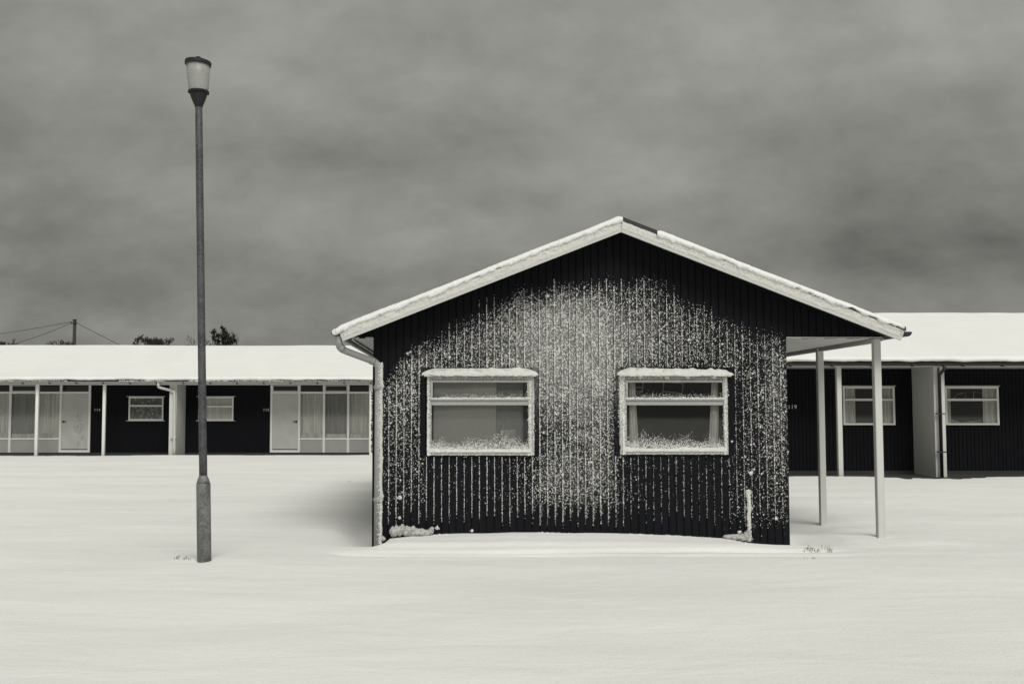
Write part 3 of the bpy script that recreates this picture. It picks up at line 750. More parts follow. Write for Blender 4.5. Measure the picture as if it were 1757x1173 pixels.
# thin tilted frames added in the dark room to stand for pane reflections
def pane_reflection(px0, py0, px1, py1, y, tilt, par):
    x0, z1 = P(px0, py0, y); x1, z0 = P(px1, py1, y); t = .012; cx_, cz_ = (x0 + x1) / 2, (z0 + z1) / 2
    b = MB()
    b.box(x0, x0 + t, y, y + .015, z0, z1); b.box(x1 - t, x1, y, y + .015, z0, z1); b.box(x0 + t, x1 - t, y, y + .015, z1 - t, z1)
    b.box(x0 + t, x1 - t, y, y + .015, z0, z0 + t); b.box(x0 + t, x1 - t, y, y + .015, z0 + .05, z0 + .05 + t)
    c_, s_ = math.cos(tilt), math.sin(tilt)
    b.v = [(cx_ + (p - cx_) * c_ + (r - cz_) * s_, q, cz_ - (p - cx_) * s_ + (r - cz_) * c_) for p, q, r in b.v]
    b.build('reflection_frame', 'curtain_light', par)
pane_reflection(1137, 655, 1172, 681, YW + .9, R(7), w2); pane_reflection(1088, 655, 1104, 672, YW + .9, R(4), w2)

# ------------------------------------------------------------------ snow clinging to the facade
def in_window(px, py, pad=0):
    a = (px > 722) & (px < 924) & (py > 630) & (py < 783)
    c_ = (px > 1055) & (px < 1260) & (py > 630) & (py < 782)
    return a | c_
NS = 300000
X = RNG.uniform(XL + .01, XR - .006, NS); Z = RNG.uniform(-.12, 3.2, NS)
px_, py_ = wall_xz_to_px(X, Z)
D = density(px_, py_) * np.clip(.95 + .25 * vn(X * 9, Z * 8) + .9 * vn(X * 70, Z * 55) + .5 * vn(X * 150, Z * 120), .05, 2.4)
frac = ((X - XL) / BW) % 1.0
line = np.exp(-((frac - .10) / .085) ** 2)
groove = (frac < .055) | (frac > .94)
D = D * (.72 + .85 * line)
D = np.where(groove, D * .04, D)
D = D * (1 - sst(0, 14, py_ - (900 - 42 * np.minimum(1, np.abs(frac - .10) / .5)) - np.where(px_ > 1225, 30, 0)))   # rime tapers to a point along each rib
keep = (RNG.uniform(0, 1, NS) < D * .56) & ~in_window(px_, py_)
X, Z, Dk = X[keep], Z[keep], D[keep]
r = .0021 + .0058 * RNG.beta(1.2, 3.8, len(X)) + .0010 * np.minimum(Dk, 1)
bigm = RNG.uniform(0, 1, len(X)) < .05; r = np.where(bigm, r * RNG.uniform(1.4, 2.2, len(X)), r)
pos = [np.stack([X, YW - r * .35, Z], 1)]; rad = [r]
# beads caught along the edge of every board
for k in range(NB):
    x = XL + (k + .10) * BW
    pxk = wall_xz_to_px(x, 1.0)[0]
    n = 1300; z = RNG.uniform(-.1, 3.0, n); px_, py_ = wall_xz_to_px(np.full(n, x), z)
    strength = np.interp(pxk, [640, 700, 900, 1100, 1180, 1250, 1350], [.75, 1.0, 1.0, .8, .5, .55, .4]) * RNG.uniform(.75, 1.1)
    top = np.interp(px_, TOPX, TOPY) + 18 * RNG.uniform(-1, 1)
    endy = 898 + 12 * RNG.uniform(-1, 1)
    s_ = strength * sst(0, 40, py_ - top) * (1 - sst(endy - 25, endy, py_)) * (.78 + .30 * vn(z * 7 + k, k * 3.1))
    s_ = np.where((py_ > 780) & (((px_ > 1062) & (px_ < 1252))), s_ * .55, s_)
    kp = (RNG.uniform(0, 1, n) < s_) & ~in_window(px_, py_)
    z = z[kp]; m_ = len(z)
    taper = 1 + .9 * np.exp(-((wall_xz_to_px(x, z)[1] - 850) / 45) ** 2) * np.exp(-((pxk - 1010) / 90) ** 2)
    pos.append(np.stack([x + RNG.normal(0, .0022, m_) * taper * 1.2, YW - .002 + RNG.normal(0, .001, m_), z], 1))
    rad.append(.0024 + .0034 * RNG.beta(1.2, 3, m_))
# powder between the larger crumbs
n = 260000; x = RNG.uniform(XL + .01, XR - .006, n); z = RNG.uniform(-.1, 3.1, n); a_, c_ = wall_xz_to_px(x, z)
f_ = ((x - XL) / BW) % 1.0; d_ = density(a_, c_) * (.8 + .5 * vn(x * 40, z * 30))
d_ = np.where((f_ < .055) | (f_ > .94), 0, d_) * (1 - sst(0, 14, c_ - (900 - 42 * np.minimum(1, np.abs(f_ - .10) / .5)) - np.where(a_ > 1225, 30, 0)))
k_ = (RNG.uniform(0, 1, n) < d_ * .42) & ~in_window(a_, c_)
pos.append(np.stack([x, np.full(n, YW - .0008), z], 1)[k_]); rad.append(RNG.uniform(.0011, .0021, n)[k_])
# a ridge of caught snow low on the right, and odd lumps
n = 1500; z = RNG.uniform(P(1283, 928, YW)[1], P(1283, 840, YW)[1], n); xc = PX(1282, YW) + .006 * vn(z * 12, 3) - .0 * z
wd = .010 + .010 * (vn(z * 14, 9) * .5 + .5) + .016 * np.exp(-((z - P(1283, 843, YW)[1]) / .02) ** 2)
pos.append(np.stack([xc + RNG.normal(0, 1, n) * wd * .6, YW - RNG.uniform(0, .02, n), z], 1)); rad.append(RNG.uniform(.004, .008, n))
for (a, c_, r_) in ((686, 853, .022), (1288, 811, .020), (940, 507, .016), (1000, 575, .014), (1332, 889, .015), (1098, 585, .012), (699, 606, .011), (704, 604, .010), (1256, 757, .010), (810, 910, .016), (750, 905, .02), (1269, 912, .02), (686, 888, .016)):
    x, z = P(a, c_, YW); m_ = 45
    pos.append(np.stack([x + RNG.normal(0, r_ * .45, m_), YW - np.abs(RNG.normal(0, r_ * .4, m_)), z + RNG.normal(0, r_ * .45, m_)], 1)); rad.append(RNG.uniform(r_ * .25, r_ * .5, m_))
pos = np.concatenate(pos); rad = np.concatenate(rad)
print('wall crumbs', len(pos))
crumbs('clinging_snow', pos, rad, house, flat=.9)

# loose crumbs fallen along the foot of the wall
n = 900; x = RNG.uniform(XL, XR + .1, n); y = YW - .01 - np.abs(RNG.normal(0, .06, n)); k_ = (vn(x * 4, 3) > -.1)
fallen = crumbs('fallen_snow', np.stack([x, y, ground_z(x, y) + .002], 1)[k_], RNG.uniform(.003, .010, k_.sum()), None)
tag(fallen, 'loose snow crumbs fallen along the foot of the black gable wall', 'snow')
# lumps of broken snow at the foot of the wall
def lump(cx_, cy_, cz_, rx, ry, rz, seed, mb):
    n, m_ = 22, 12; rings = []
    for j in range(m_ + 1):
        ph = -math.pi / 2 + math.pi * j / m_; ring = []
        for i in range(n):
            th = 2 * math.pi * i / n
            k = 1 + .24 * float(vn(math.cos(th) * 2.2 + seed, math.sin(th) * 2.2 + ph * 1.8)) + .12 * float(vn(math.cos(th) * 6 + seed * 3, math.sin(th) * 6 + ph * 6))
            ring.append((cx_ + rx * k * math.cos(th) * math.cos(ph), cy_ + ry * k * math.sin(th) * math.cos(ph), cz_ + rz * k * math.sin(ph)))
        rings.append(ring)
    mb.quad_strip(rings, smooth=True)
def snow_lump(items, seed, label):
    b = MB(); ps = []
    for i, (px, py, rx, rz) in enumerate(items):
        x, z = P(px, py, YW - .05); rx /= 155; rz /= 172
        lump(x, YW - .03, z, rx, .05, rz, seed + i * 3.7, b)
        n = int(130 * rx * rz / .004) + 20; a = RNG.uniform(0, 2 * math.pi, n); q = RNG.uniform(0, 1, n) ** .5
        ps.append(np.stack([x + rx * q * np.cos(a) * 1.02, YW - .03 - .05 * np.sqrt(np.clip(1 - q * q, 0, 1)), z + rz * q * np.sin(a) * 1.02], 1))
    o = b.build('snow_lump', 'rime_grey'); tag(o, label, 'snow lump')
    ps = np.concatenate(ps); crumbs('lump_crust', ps, RNG.uniform(.003, .0085, len(ps)), o, m='rime_grey')
snow_lump(((675, 912, 7, 9), (680, 910, 6, 9), (686, 911, 6, 9), (690, 908, 6, 9), (697, 911, 7, 9), (703, 912, 7, 9), (709, 911, 6, 9), (716, 913, 8, 7), (724, 913, 8, 7), (731, 914, 8, 5.5), (739, 911.5, 5, 6), (741, 908, 3.5, 5), (654, 924, 7, 5)),
          0, 'knobbly ridge of frozen snow lumps at the foot of the black wall beside the downpipe')
snow_lump(((1250, 921, 8, 4), (1259, 921.5, 7, 5), (1267, 921, 7, 5), (1275, 922, 7, 6), (1281, 920, 5, 8), (1284, 915, 3, 7)),
          40, 'small crust of snow at the foot of the wall under its thick vertical snow streak')

# ================================================================== ROW PARTS
def boards_x(b, x0, x1, y, z0, z1, bw=.0876):
    n = max(1, int(round((x1 - x0) / bw))); bw = (x1 - x0) / n
    for i in range(n):
        b.box(x0 + i * bw + .003, x0 + (i + 1) * bw - .003, y + RNG.uniform(-.002, .002), y + .016, z0, z1, .006)
def row_window(parent, x0, x1, z0, z1, zm, Y, cur, over=.05, label=None, sill=True):
    """small two-light window: frame, panes, drip board, sill, curtains"""
    wn = empty('window', (0, 0, 0), None, None); wn.parent = parent; wn.location = Vector(((x0 + x1) / 2, Y, z0)) - parent.location
    if label: wn['label'] = label
    yf = Y - .035; t = .045
    b = MB(); b.box(x0, x0 + t, yf, Y + .06, z0, z1, .004); b.box(x1 - t, x1, yf, Y + .06, z0, z1, .004)
    b.box(x0 + t, x1 - t, yf + .001, Y + .058, z1 - t, z1 - .001, .004); b.box(x0 + t, x1 - t, yf + .001, Y + .058, z0 + .001, z0 + t, .004)
    b.box(x0 + t, x1 - t, yf + .002, Y + .056, zm - .026, zm + .026, .004); b.build('frame', 'white_bright', wn)
    b = MB(); b.box(x0 + t - .005, x1 - t + .005, Y, Y + .004, zm + .02, z1 - t + .005); b.build('pane', 'glass', wn)
    b = MB(); b.box(x0 + t - .005, x1 - t + .005, Y, Y + .004, z0 + t - .005, zm - .02); b.build('pane', 'glass', wn)
    b = MB(); b.box(x0 - over, x1 + over, yf - .03, Y - .002, z1 + .002, z1 + .022, .003); b.build('drip_board', 'white', wn)
    if sill:
        b = MB(); b.box(x0 - over, x1 + over, yf - .03, Y - .002, z0 - .024, z0 - .002, .003); b.build('sill', 'white', wn)
    ya = Y + .075
    if cur == 'lace': curtain(wn, x0, x1, ya, z0, z1, M['lace'], 'lace_curtain', 5, .008)
    elif cur == 'net': curtain(wn, x0, x1, ya, z0, z1, M['net'], 'net_curtain', 6, .020)
    else:
        a, c_ = cur
        curtain(wn, x0 + .01, x0 + (x1 - x0) * a, ya, z0, z1, M['curtain'], 'curtain', 5, .018)
        curtain(wn, x0 + (x1 - x0) * c_, x1 - .01, ya, z0, z1, M['curtain'], 'curtain', 4, .018)
    return wn
def row_wall(parent, spans, Y, zb, zt):
    """spans: [x0, x1, openings[(x0, x1, z0, z1)]]"""
    b = MB()
    for x0, x1, ops in spans:
        cuts = [x0]; 
        for o_ in sorted(ops): cuts += [o_[0], o_[1]]
        cuts.append(x1)
        for i in range(0, len(cuts), 2): boards_x(b, cuts[i], cuts[i + 1], Y, zb, zt)
        for (a, c_, z0, z1) in ops:
            boards_x(b, a, c_, Y, zb, z0); boards_x(b, a, c_, Y, z1, zt)
    return b.build('boarding', 'board_plain', parent, kind='stuff')
def row_backing(parent, x0, x1, Y, openings, zb, zt):
    """dark structure behind the boards with the window openings left free, and the rooms' far wall"""
    b = MB(); xs_ = [x0]
    for o_ in sorted(openings): xs_ += [o_[0], o_[1]]
    xs_.append(x1)
    for i in range(0, len(xs_), 2): b.box(xs_[i], xs_[i + 1], Y + .017, Y + .055, zb, zt)
    for (a, c_, z0, z1) in openings:
        b.box(a, c_, Y + .0175, Y + .0545, zb, z0); b.box(a, c_, Y + .0175, Y + .0545, z1, zt)
    b.build('wall_frame', 'board_plain', parent)
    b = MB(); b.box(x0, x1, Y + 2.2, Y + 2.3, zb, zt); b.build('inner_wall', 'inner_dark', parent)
def row_roof(parent, x0, x1, YE, ze, zr, half, dip=None, fas='white', step=.11):
    """snow-laden roof: ze lower edge of the snow at the eave, zr top at the ridge"""
    n = int((x1 - x0) / step); X = np.linspace(x0, x1, n)
    run = np.array([-.03, -.075, -.085, -.05, .04, .25, .6, 1.0, 1.5, 2.1, 2.7, half - .25, half - .05, half, half + .1, half + .4, half * 2 - .1, half * 2, half * 2 + .02])
    th = .11
    def zt(rn):
        rr = rn if rn <= half else 2 * half - rn
        return ze + th + (zr - ze - th) * max(0, rr) / half
    hz = [0, .02, .06, .1] + [None] * 12 + [None, .05, 0]
    rows = []
    for j, rn in enumerate(run):
        if j < 4: z = ze + hz[j]
        elif j > 15: z = ze + .1 if j == 16 else ze
        else:
            z = zt(rn) - (.012 if j == 13 else .006 if j in (12, 14) else 0)
        zz_ = z + .016 * vn(X * .45 + 5, j * .7) + .006 * vn(X * 1.9, j * 1.3) + (.012 * vn(X * 2.3, 1) + .010 * vn(X * 7.7, 2)) * (1 if j < 3 else 0)
        yy = YE + rn + (.018 * vn(X * 1.7, 3) + .012 * vn(X * 6, j)) * (1 if j < 5 else 0)
        rows.append(np.stack([X, yy + 0 * X, zz_], 1))
    Vv = np.stack(rows, 1).reshape(-1, 3); m_ = len(run)
    i0 = (np.arange(n - 1)[:, None] * m_ + np.arange(m_ - 1)[None]).ravel()
    fast_mesh('roof_snow', Vv, np.stack([i0, i0 + m_, i0 + 1 + m_, i0 + 1], 1), 'snow', parent, True, None, 4)
    b = MB(); th2 = .05; z0 = ze - .03; zr0 = zr - .17
    rings = []
    for x in (x0 + .02, x1 - .02):
        rings.append([(x, YE, z0), (x, YE + half, zr0), (x, YE + 2 * half, z0), (x, YE + 2 * half, z0 + th2), (x, YE + half, zr0 + th2), (x, YE, z0 + th2)])
    b.quad_strip(rings, smooth=False); b.build('roof', 'felt', parent)
def gable_end(b, x, YE, half, zb, ze, zr, Yw):
    pts = [(Yw + .06, zb), (YE + 2 * half - .3, zb), (YE + 2 * half - .3, ze - .03), (YE + half, zr - .2), (Yw + .06, ze - .0)]
    b.quad_strip([[(x, y, z) for y, z in pts], [(x + .06, y, z) for y, z in pts]], smooth=False)
def text_obj(s, x, y, z, h, parent, step=.82):
    """one small cut-out numeral per digit, screwed to the boards"""
    for i, ch in enumerate(s):
        cu = bpy.data.curves.new('numeral', 'FONT'); cu.body = ch; cu.size = h / .70; cu.extrude = .004; cu.align_x = 'CENTER'; cu.offset = 0
        tmp = bpy.data.objects.new('numeral_curve', cu); C.objects.link(tmp)
        dg = bpy.context.evaluated_depsgraph_get(); me = bpy.data.meshes.new_from_object(tmp.evaluated_get(dg))
        bpy.data.objects.remove(tmp); me.materials.clear(); me.materials.append(M['numeral'])
        me.transform(Matrix.Rotation(R(90), 4, 'X'))
        o = bpy.data.objects.new('numeral', me); C.objects.link(o); o.parent = parent
        o.location = Vector((x + (i - 1) * h * step, y, z)) - parent.location; o['label'] = 'white numeral ' + ch

# ------------------------------------------------------------------ RIGHT ROW
Y = YW_R
rx0, rx1 = PX(1120, Y), PX(2050, Y)
rr_ = empty('chalet_row', (PX(1560, YP_R), YP_R, 0), 'long low black chalet row behind the porch posts on the right, snow on its roof', 'chalet row', 'snowed-in chalet rows')
ze_r = P(1500, 620, YE_R)[1]; zr_r = P(1640, 536.5, YE_R + 3.35)[1]
zb = .02; ztw = ze_r - .03
zfa0 = P(1500, 630, YP_R)[1]
def wdim(px0, px1, py0, py1, Y): 
    x0, z1 = P(px0, py0, Y); x1, _ = P(px1, py0, Y); _, z0 = P(px0, py1, Y); return x0, x1, z0, z1
wa = wdim(1445, 1534, 663, 729, Y); wb = wdim(1620, 1712, 663, 729, Y)
wc = (wb[0] + 3.9, wb[1] + 3.9, wb[2], wb[3])
row_wall(rr_, [(rx0, rx1, [(w_[0] + .03, w_[1] - .03, w_[2] + .03, w_[3] - .03) for w_ in (wa, wb, wc)])], Y, zb, ztw)
row_backing(rr_, rx0, rx1, Y, [(w_[0] + .03, w_[1] - .03, w_[2] + .03, w_[3] - .03) for w_ in (wa, wb, wc)], zb, ztw)
zmid = P(1500, 685.5, Y)[1]
row_window(rr_, *wa, zmid, Y, (.27, .80), .02, 'window between the porch post and the white end wall', sill=False)
row_window(rr_, *wb, zmid, Y, (.14, .74), .02, 'window just right of the dark downpipe', sill=False)
row_window(rr_, *wc, zmid, Y, (.2, .8), .02, sill=False)
# crumpled things glimpsed inside the right window
b = MB(); 
for (a, c_, d, e) in ((1633, 688, 1642, 676), (1642, 676, 1657, 673), (1657, 673, 1656, 683), (1671, 684, 1670, 672), (1670, 672, 1687, 675)):
    b.tube([pt(a, c_, Y + .5), pt(d, e, Y + .5)], .008, 5)
b.build('chair_frame', 'curtain_light', rr_)
b = MB()
rows = [[(x, Y + .28 + q * .1, wb[2] + .05 + (.05 + .05 * float(vn(x * 9, 3))) * math.sin(q * math.pi)) for q in (0, .3, .6, 1)] for x in np.linspace(wb[0] + .25, wb[1] - .25, 30)]
b.grid(rows); b.build('crumpled_cloth', 'curtain', rr_)
row_roof(rr_, rx0 - .3, rx1 + .3, YE_R, ze_r, zr_r, 3.35)
b = MB(); gable_end(b, rx0, YE_R, 3.35, zb - .1, ze_r, zr_r, Y); gable_end(b, rx1 - .06, YE_R, 3.35, zb - .1, ze_r, zr_r, Y); b.build('end_wall', 'board_plain', rr_)
b = MB(); b.box(rx0 - .2, rx1 + .2, YE_R + .06, YE_R + .085, zfa0, ze_r - .031, .003); b.build('fascia', 'soffit', rr_)
b = MB(); b.box(rx0 - .2, rx1 + .2, YE_R + .086, Y - .001, zfa0 + .01, zfa0 + .022); b.build('soffit', 'soffit', rr_)
# dark gutter with brackets
def row_gutter(parent, x0, x1, yg, zg, r, m, name='gutter'):
    b = MB(); n = 8
    def ring(x): 
        o_ = [(x, yg + r * math.cos(math.pi + math.pi * k / n), zg + r * math.sin(math.pi + math.pi * k / n)) for k in range(n + 1)]
        i_ = [(x, yg + (r - .005) * math.cos(math.pi + math.pi * k / n), zg + (r - .005) * math.sin(math.pi + math.pi * k / n)) for k in range(n + 1)]
        return o_ + i_[::-1]
    xs_ = np.linspace(x0, x1, 40); b.quad_strip([[(p, q, s + .005 * float(vn(x * .4, 2))) for p, q, s in ring(x)] for x in xs_], smooth=False)
    return b.build(name, m, parent)
gut = row_gutter(rr_, rx0 - .2, rx1 + .2, YE_R + .0, P(1500, 623.2, YE_R)[1], .048, 'dark_metal')
for px in (1358, 1430, 1498, 1568, 1655, 1723, 1793, 1863):
    x = PX(px, YE_R); zg = P(px, 625, YE_R)[1]; b = MB()
    b.prism([(x - .045, zg + .01), (x - .012, zg - .045), (x + .012, zg - .045), (x + .045, zg + .01)], YE_R - .052, YE_R + .058); b.build('gutter_bracket', 'dark_metal', gut)
# posts and dividing wall
for (px, wpx) in ((1440, 8),):
    x = P(px, 720, YP_R)[0]; hw = wpx / 2 / 79; b = MB()
    b.box(x - hw, x + hw, YP_R - hw, YP_R + hw, -.1, zfa0 + .01, .006); b.build('porch_post', 'offwhite', rr_)
xf0, xf1 = PX(1605, YP_R), PX(1611, YP_R)
def fin(parent, xa, xb, y0, y1, z1, m):
    b = MB(); b.box(xa, xb, y0, y1, -.1, z1, .004); return b.build('dividing_wall', m, parent)
fin(rr_, PX(1603, YP_R), PX(1610, YP_R), YP_R, Y - .002, zfa0 + .009, 'offwhite')
x = P(1619, 720, YP_R)[0]; b = MB(); b.box(x - .045, x + .045, YP_R + .0, YP_R + .09, -.1, zfa0 + .009, .005); b.build('porch_post', 'offwhite', rr_)
xd = P(1614, 720, YP_R - .1)[0]
b = MB(); b.tube([(xd, YE_R, P(1614, 626, YE_R)[1]), (xd, YE_R + .02, zfa0 - .05), (xd, YP_R - .09, zfa0 - .18), (xd, YP_R - .09, -.08)], .036, 10)
dpr = b.build('downpipe', 'dark_metal', rr_)
for py in (709.5, 775):
    z = P(1614, py, YP_R - .09)[1]; b = MB(); b.box(xd - .09, xd + .09, YP_R - .135, YP_R - .046, z - .012, z + .012, .003); b.build('pipe_clip', 'dark_metal', dpr)
b = MB(); b.box(rx0, rx1, YP_R - 1.1, Y + .02, -.2, .004); b.build('porch_slab', 'concrete', rr_)
b = MB(); b.box(rx0, rx1, Y - .02, Y + .05, .003, .075); b.build('plinth', 'concrete', rr_)
x, z = P(1359.5, 701, Y - .012); text_obj('119', x, Y - .008, z, .088, rr_)

# ------------------------------------------------------------------ LEFT ROW
Y = YW_L
lx0, lx1 = PX(-420, Y), PX(900, Y)
lr = empty('chalet_row', (PX(304, YP_L), YP_L, 0), 'distant chalet row at the left, curtained glass fronts and black boards under a snowy roof', 'chalet row', 'snowed-in chalet rows')
ze_l = P(300, 652, YE_L)[1]; zr_l = P(300, 592, YE_L + 3.35)[1]
ztw = ze_l - .03; zfl = P(300, 660, YP_L)[1]
zb = .0
wl1 = wdim(221.5, 281, 680.5, 721, Y); wl2 = wdim(341, 401, 680.5, 721, Y)
gl_a = (PX(-60, Y), PX(154.5, Y)); gl_b = (PX(465, Y), PX(636, Y)); gl_c = (PX(-420, Y), PX(-300, Y))
ins = lambda w_: (w_[0] + .03, w_[1] - .03, w_[2] + .03, w_[3] - .03)
row_wall(lr, [(PX(-300, Y), gl_a[0], []), (gl_a[1], gl_b[0], [ins(wl1), ins(wl2)]), (gl_b[1], lx1, [])], Y, zb, ztw)
row_backing(lr, PX(-300, Y), gl_a[0], Y, [], zb, ztw)
b = MB()
for w_ in (wl1, wl2):
    a, c_, z0, z1 = ins(w_); b.box(a - .002, c_ + .002, Y + .0175, Y + .0545, zb, z0); b.box(a - .002, c_ + .002, Y + .0175, Y + .0545, z1, ztw)
b.box(gl_a[1], ins(wl1)[0], Y + .017, Y + .055, zb, ztw); b.box(ins(wl1)[1], ins(wl2)[0], Y + .017, Y + .055, zb, ztw)
b.box(ins(wl2)[1], gl_b[0], Y + .017, Y + .055, zb, ztw); b.build('wall_frame', 'board_plain', lr)
b = MB(); b.box(gl_b[1], lx1, Y + .017, Y + .055, zb, ztw); b.build('wall_frame', 'board_plain', lr)
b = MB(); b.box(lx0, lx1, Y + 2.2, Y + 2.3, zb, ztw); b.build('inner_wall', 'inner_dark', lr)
zmid = P(250, 696, Y)[1]
row_window(lr, *wl1, zmid, Y, 'lace', .06, 'small window with a patterned lace curtain')
row_window(lr, *wl2, P(250, 697, Y)[1], Y, 'net', .06, 'small window with a plain net curtain beside the lamp post')
def glazing(parent, x0, x1, cols, door, name_label, cur):
    """cols: mullion centres (pixels) in order incl. ends; door: index of the door bay"""
    z_top = P(100, 659, Y)[1]; zt0 = P(100, 673.5, Y)[1]; zt1 = P(100, 660.5, Y)[1]; zpan = P(100, 754, Y)[1]; zbt = P(100, 776, Y)[1]; zdb = P(100, 770, Y)[1]
    gw = empty('window_wall', (0, 0, 0), None, None); gw.parent = parent; gw.location = Vector(((x0 + x1) / 2, Y, 0)) - parent.location; gw['label'] = name_label
    xs_ = [PX(c_, Y) for c_ in cols]; t = .038; b = MB(); yf = Y - .03
    for i, x in enumerate(xs_):
        b.box(x - t, x + t, yf, Y + .06, zbt, z_top, .004)
    for i in range(len(xs_) - 1):
        a, c_ = xs_[i] + t, xs_[i + 1] - t
        b.box(a, c_, yf + .001, Y + .058, zt1, z_top, .003); b.box(a, c_, yf + .001, Y + .058, zt0 - .03, zt0 + .035, .003)
        if i == door: b.box(a, c_, yf + .001, Y + .058, zbt, zdb - .03, .003)
        else: b.box(a, c_, yf + .001, Y + .058, zpan, zpan + .05, .003)
    b.build('frame', 'white_bright', gw)
    for i in range(len(xs_) - 1):
        a, c_ = xs_[i] + t, xs_[i + 1] - t
        b = MB(); b.box(a - .003, c_ + .003, Y, Y + .004, zt0 + .03, zt1); b.build('pane', 'glass', gw)
        b = MB(); b.box(a + .01, c_ - .01, yf + .012, Y - .003, zt0 + .045, zt0 + .065); b.box(a + .01, c_ - .01, yf + .012, Y - .003, zt1 - .03, zt1 - .012)
        b.box(a + .001, a + .02, yf + .012, Y - .003, zt0 + .045, zt1 - .012); b.box(c_ - .02, c_ - .001, yf + .012, Y - .003, zt0 + .045, zt1 - .012)
        if i in (0, 2): b.build('vent_sash', 'white', gw)
        if i == door: continue
        b = MB(); b.box(a - .003, c_ + .003, Y, Y + .004, zpan + .045, zt0 - .025); b.build('pane', 'glass', gw)
        b = MB(); b.box(a + .0, c_ - .0, Y - .012, Y + .03, zbt, zpan - .002); b.build('lower_panel', 'grey_panel', gw)
        curtain(gw, a - .02, c_ + .02, Y + .10, zpan - .02, zt0 + .0, M[cur[i]], 'net_curtain', 4, .05)
        b = MB(); b.box(a + .02, c_ - .02, Y + .012, Y + .03, zpan + .05, P(100, 744, Y)[1]); b.build('inner_ledge', 'net', gw)
    dr = door; a, c_ = xs_[dr] + t + .005, xs_[dr + 1] - t - .005
    b = MB(); b.box(a, c_, Y - .015, Y + .03, zdb, zt0 - .034, .003); d_ = b.build('door', 'door', parent)
    return gw, d_, (a, c_, zdb, zt0 - .034)
ga, da, dd = glazing(lr, *gl_a, [-60, -20, 18, 63, 104.5, 154], 4, 'curtained glass front of chalet 114', ['net', 'net', 'net_dark', 'net', 'net'])
b = MB(); hx, hz_ = P(109, 723, Y); b.tube([(hx, Y - .02, hz_), (hx, Y - .06, hz_), (hx + .10, Y - .06, hz_)], .012, 6); b.lathe(hx, Y - .018, [(.03, hz_ - .03), (.03, hz_ + .03)], 8); b.build('door_handle', 'dark_metal', da)
# frost flakes left on the scuffed door
n = 260; u1 = RNG.beta(2, 2, n); v1 = RNG.beta(1.3, 2.0, n)
fx = dd[0] + (dd[1] - dd[0]) * (.45 + .45 * u1); fz = dd[2] + (dd[3] - dd[2]) * v1
k_ = vn(fx * 6, fz * 4) > .1
crumbs('door_grime', np.stack([fx, np.full(n, Y - .016), fz], 1)[k_], RNG.uniform(.006, .014, k_.sum()), da, m='grey_panel', flat=.15)
gb, db, dd2 = glazing(lr, *gl_b, [466, 513.5, 556, 597.5, 635], 0, 'curtained glass front of chalet 115', [None, 'net', 'net_dark', 'net'])
b = MB(); hx, hz_ = P(508.5, 723, Y); b.tube([(hx, Y - .02, hz_), (hx, Y - .06, hz_), (hx - .10, Y - .06, hz_)], .012, 6); b.lathe(hx, Y - .018, [(.03, hz_ - .03), (.03, hz_ + .03)], 8); b.build('door_handle', 'dark_metal', db)
b = MB(); b.box(lx0, PX(-300, Y), Y - .01, Y + .05, zb, ztw); b.build('end_panel', 'grey_panel', lr)
row_roof(lr, lx0 - .3, lx1 + .3, YE_L, ze_l, zr_l, 3.35)
b = MB(); gable_end(b, lx0, YE_L, 3.35, zb - .1, ze_l, zr_l, Y); gable_end(b, lx1 - .06, YE_L, 3.35, zb - .1, ze_l, zr_l, Y); b.build('end_wall', 'board_plain', lr)
b = MB(); b.box(lx0, lx1, YE_L + .06, YE_L + .085, zfl, ze_l - .031, .003); b.build('fascia', 'white', lr)
b = MB(); b.box(lx0, lx1, YE_L + .086, Y - .001, zfl + .01, zfl + .022); b.build('soffit', 'soffit', lr)
gutl = row_gutter(lr, lx0, lx1, YE_L, P(300, 654.3, YE_L)[1], .045, 'pipe')
for i in range(22):
    px = -100 + i * 46; x = PX(px, YE_L); zg = P(300, 656, YE_L)[1]; b = MB()
    b.box(x - .016, x + .016, YE_L - .05, YE_L + .058, zg - .045, zg + .015, .004); b.build('gutter_bracket', 'dark_metal', gutl)
# icy crust and dark gaps along the gutter
n = 2600; x = RNG.uniform(lx0, lx1, n); k_ = vn(x * .8, 4) > -.2
crumbs('gutter_ice', np.stack([x, np.full(n, YE_L - .03), P(300, 653.5, YE_L)[1] + RNG.normal(0, .012, n)], 1)[k_], RNG.uniform(.006, .016, k_.sum()), lr)
for (px, hw) in ((63.5, .048), (178.5, .045), (636.5, .045), (-130, .045)):
    x = P(px, 720, YP_L)[0]; b = MB(); b.box(x - hw, x + hw, YP_L - hw, YP_L + hw, -.1, zfl + .009, .006); p_ = b.build('porch_post', 'white_bright', lr)
    if px == 636.5:
        n = 160; z = RNG.uniform(.1, 2.0, n); crumbs('post_grime', np.stack([np.full(n, x + hw * .7) + RNG.normal(0, .01, n), np.full(n, YP_L - hw - .002), z], 1), RNG.uniform(.008, .02, n), p_, m='dark_metal', flat=.3)
fin(lr, P(290, 720, YP_L)[0], P(302.5, 720, YP_L)[0], YP_L, Y - .002, zfl + .009, 'offwhite')
xd = P(299.5, 720, YP_L - .1)[0]; yq = YP_L - .07
b = MB(); b.tube(spline([pt(271.5, 657, YE_L), pt(271.8, 661, YE_L), pt(274, 664.5, YE_L + .05), pt(293, 669.5, yq), pt(298, 672.5, yq), pt(299.3, 679, yq), (xd, yq, -.05)], 5), .042, 10)
dpl = b.build('downpipe', 'white', lr)
for py in (750.5,):
    z = P(300, py, yq)[1]; b = MB(); b.box(xd - .12, xd + .06, yq - .04, YP_L - .002, z - .015, z + .015, .003); b.build('pipe_clip', 'white', dpl)
b = MB(); b.box(lx0, lx1, YP_L - .8, Y + .02, -.2, .004); b.build('porch_slab', 'concrete', lr)
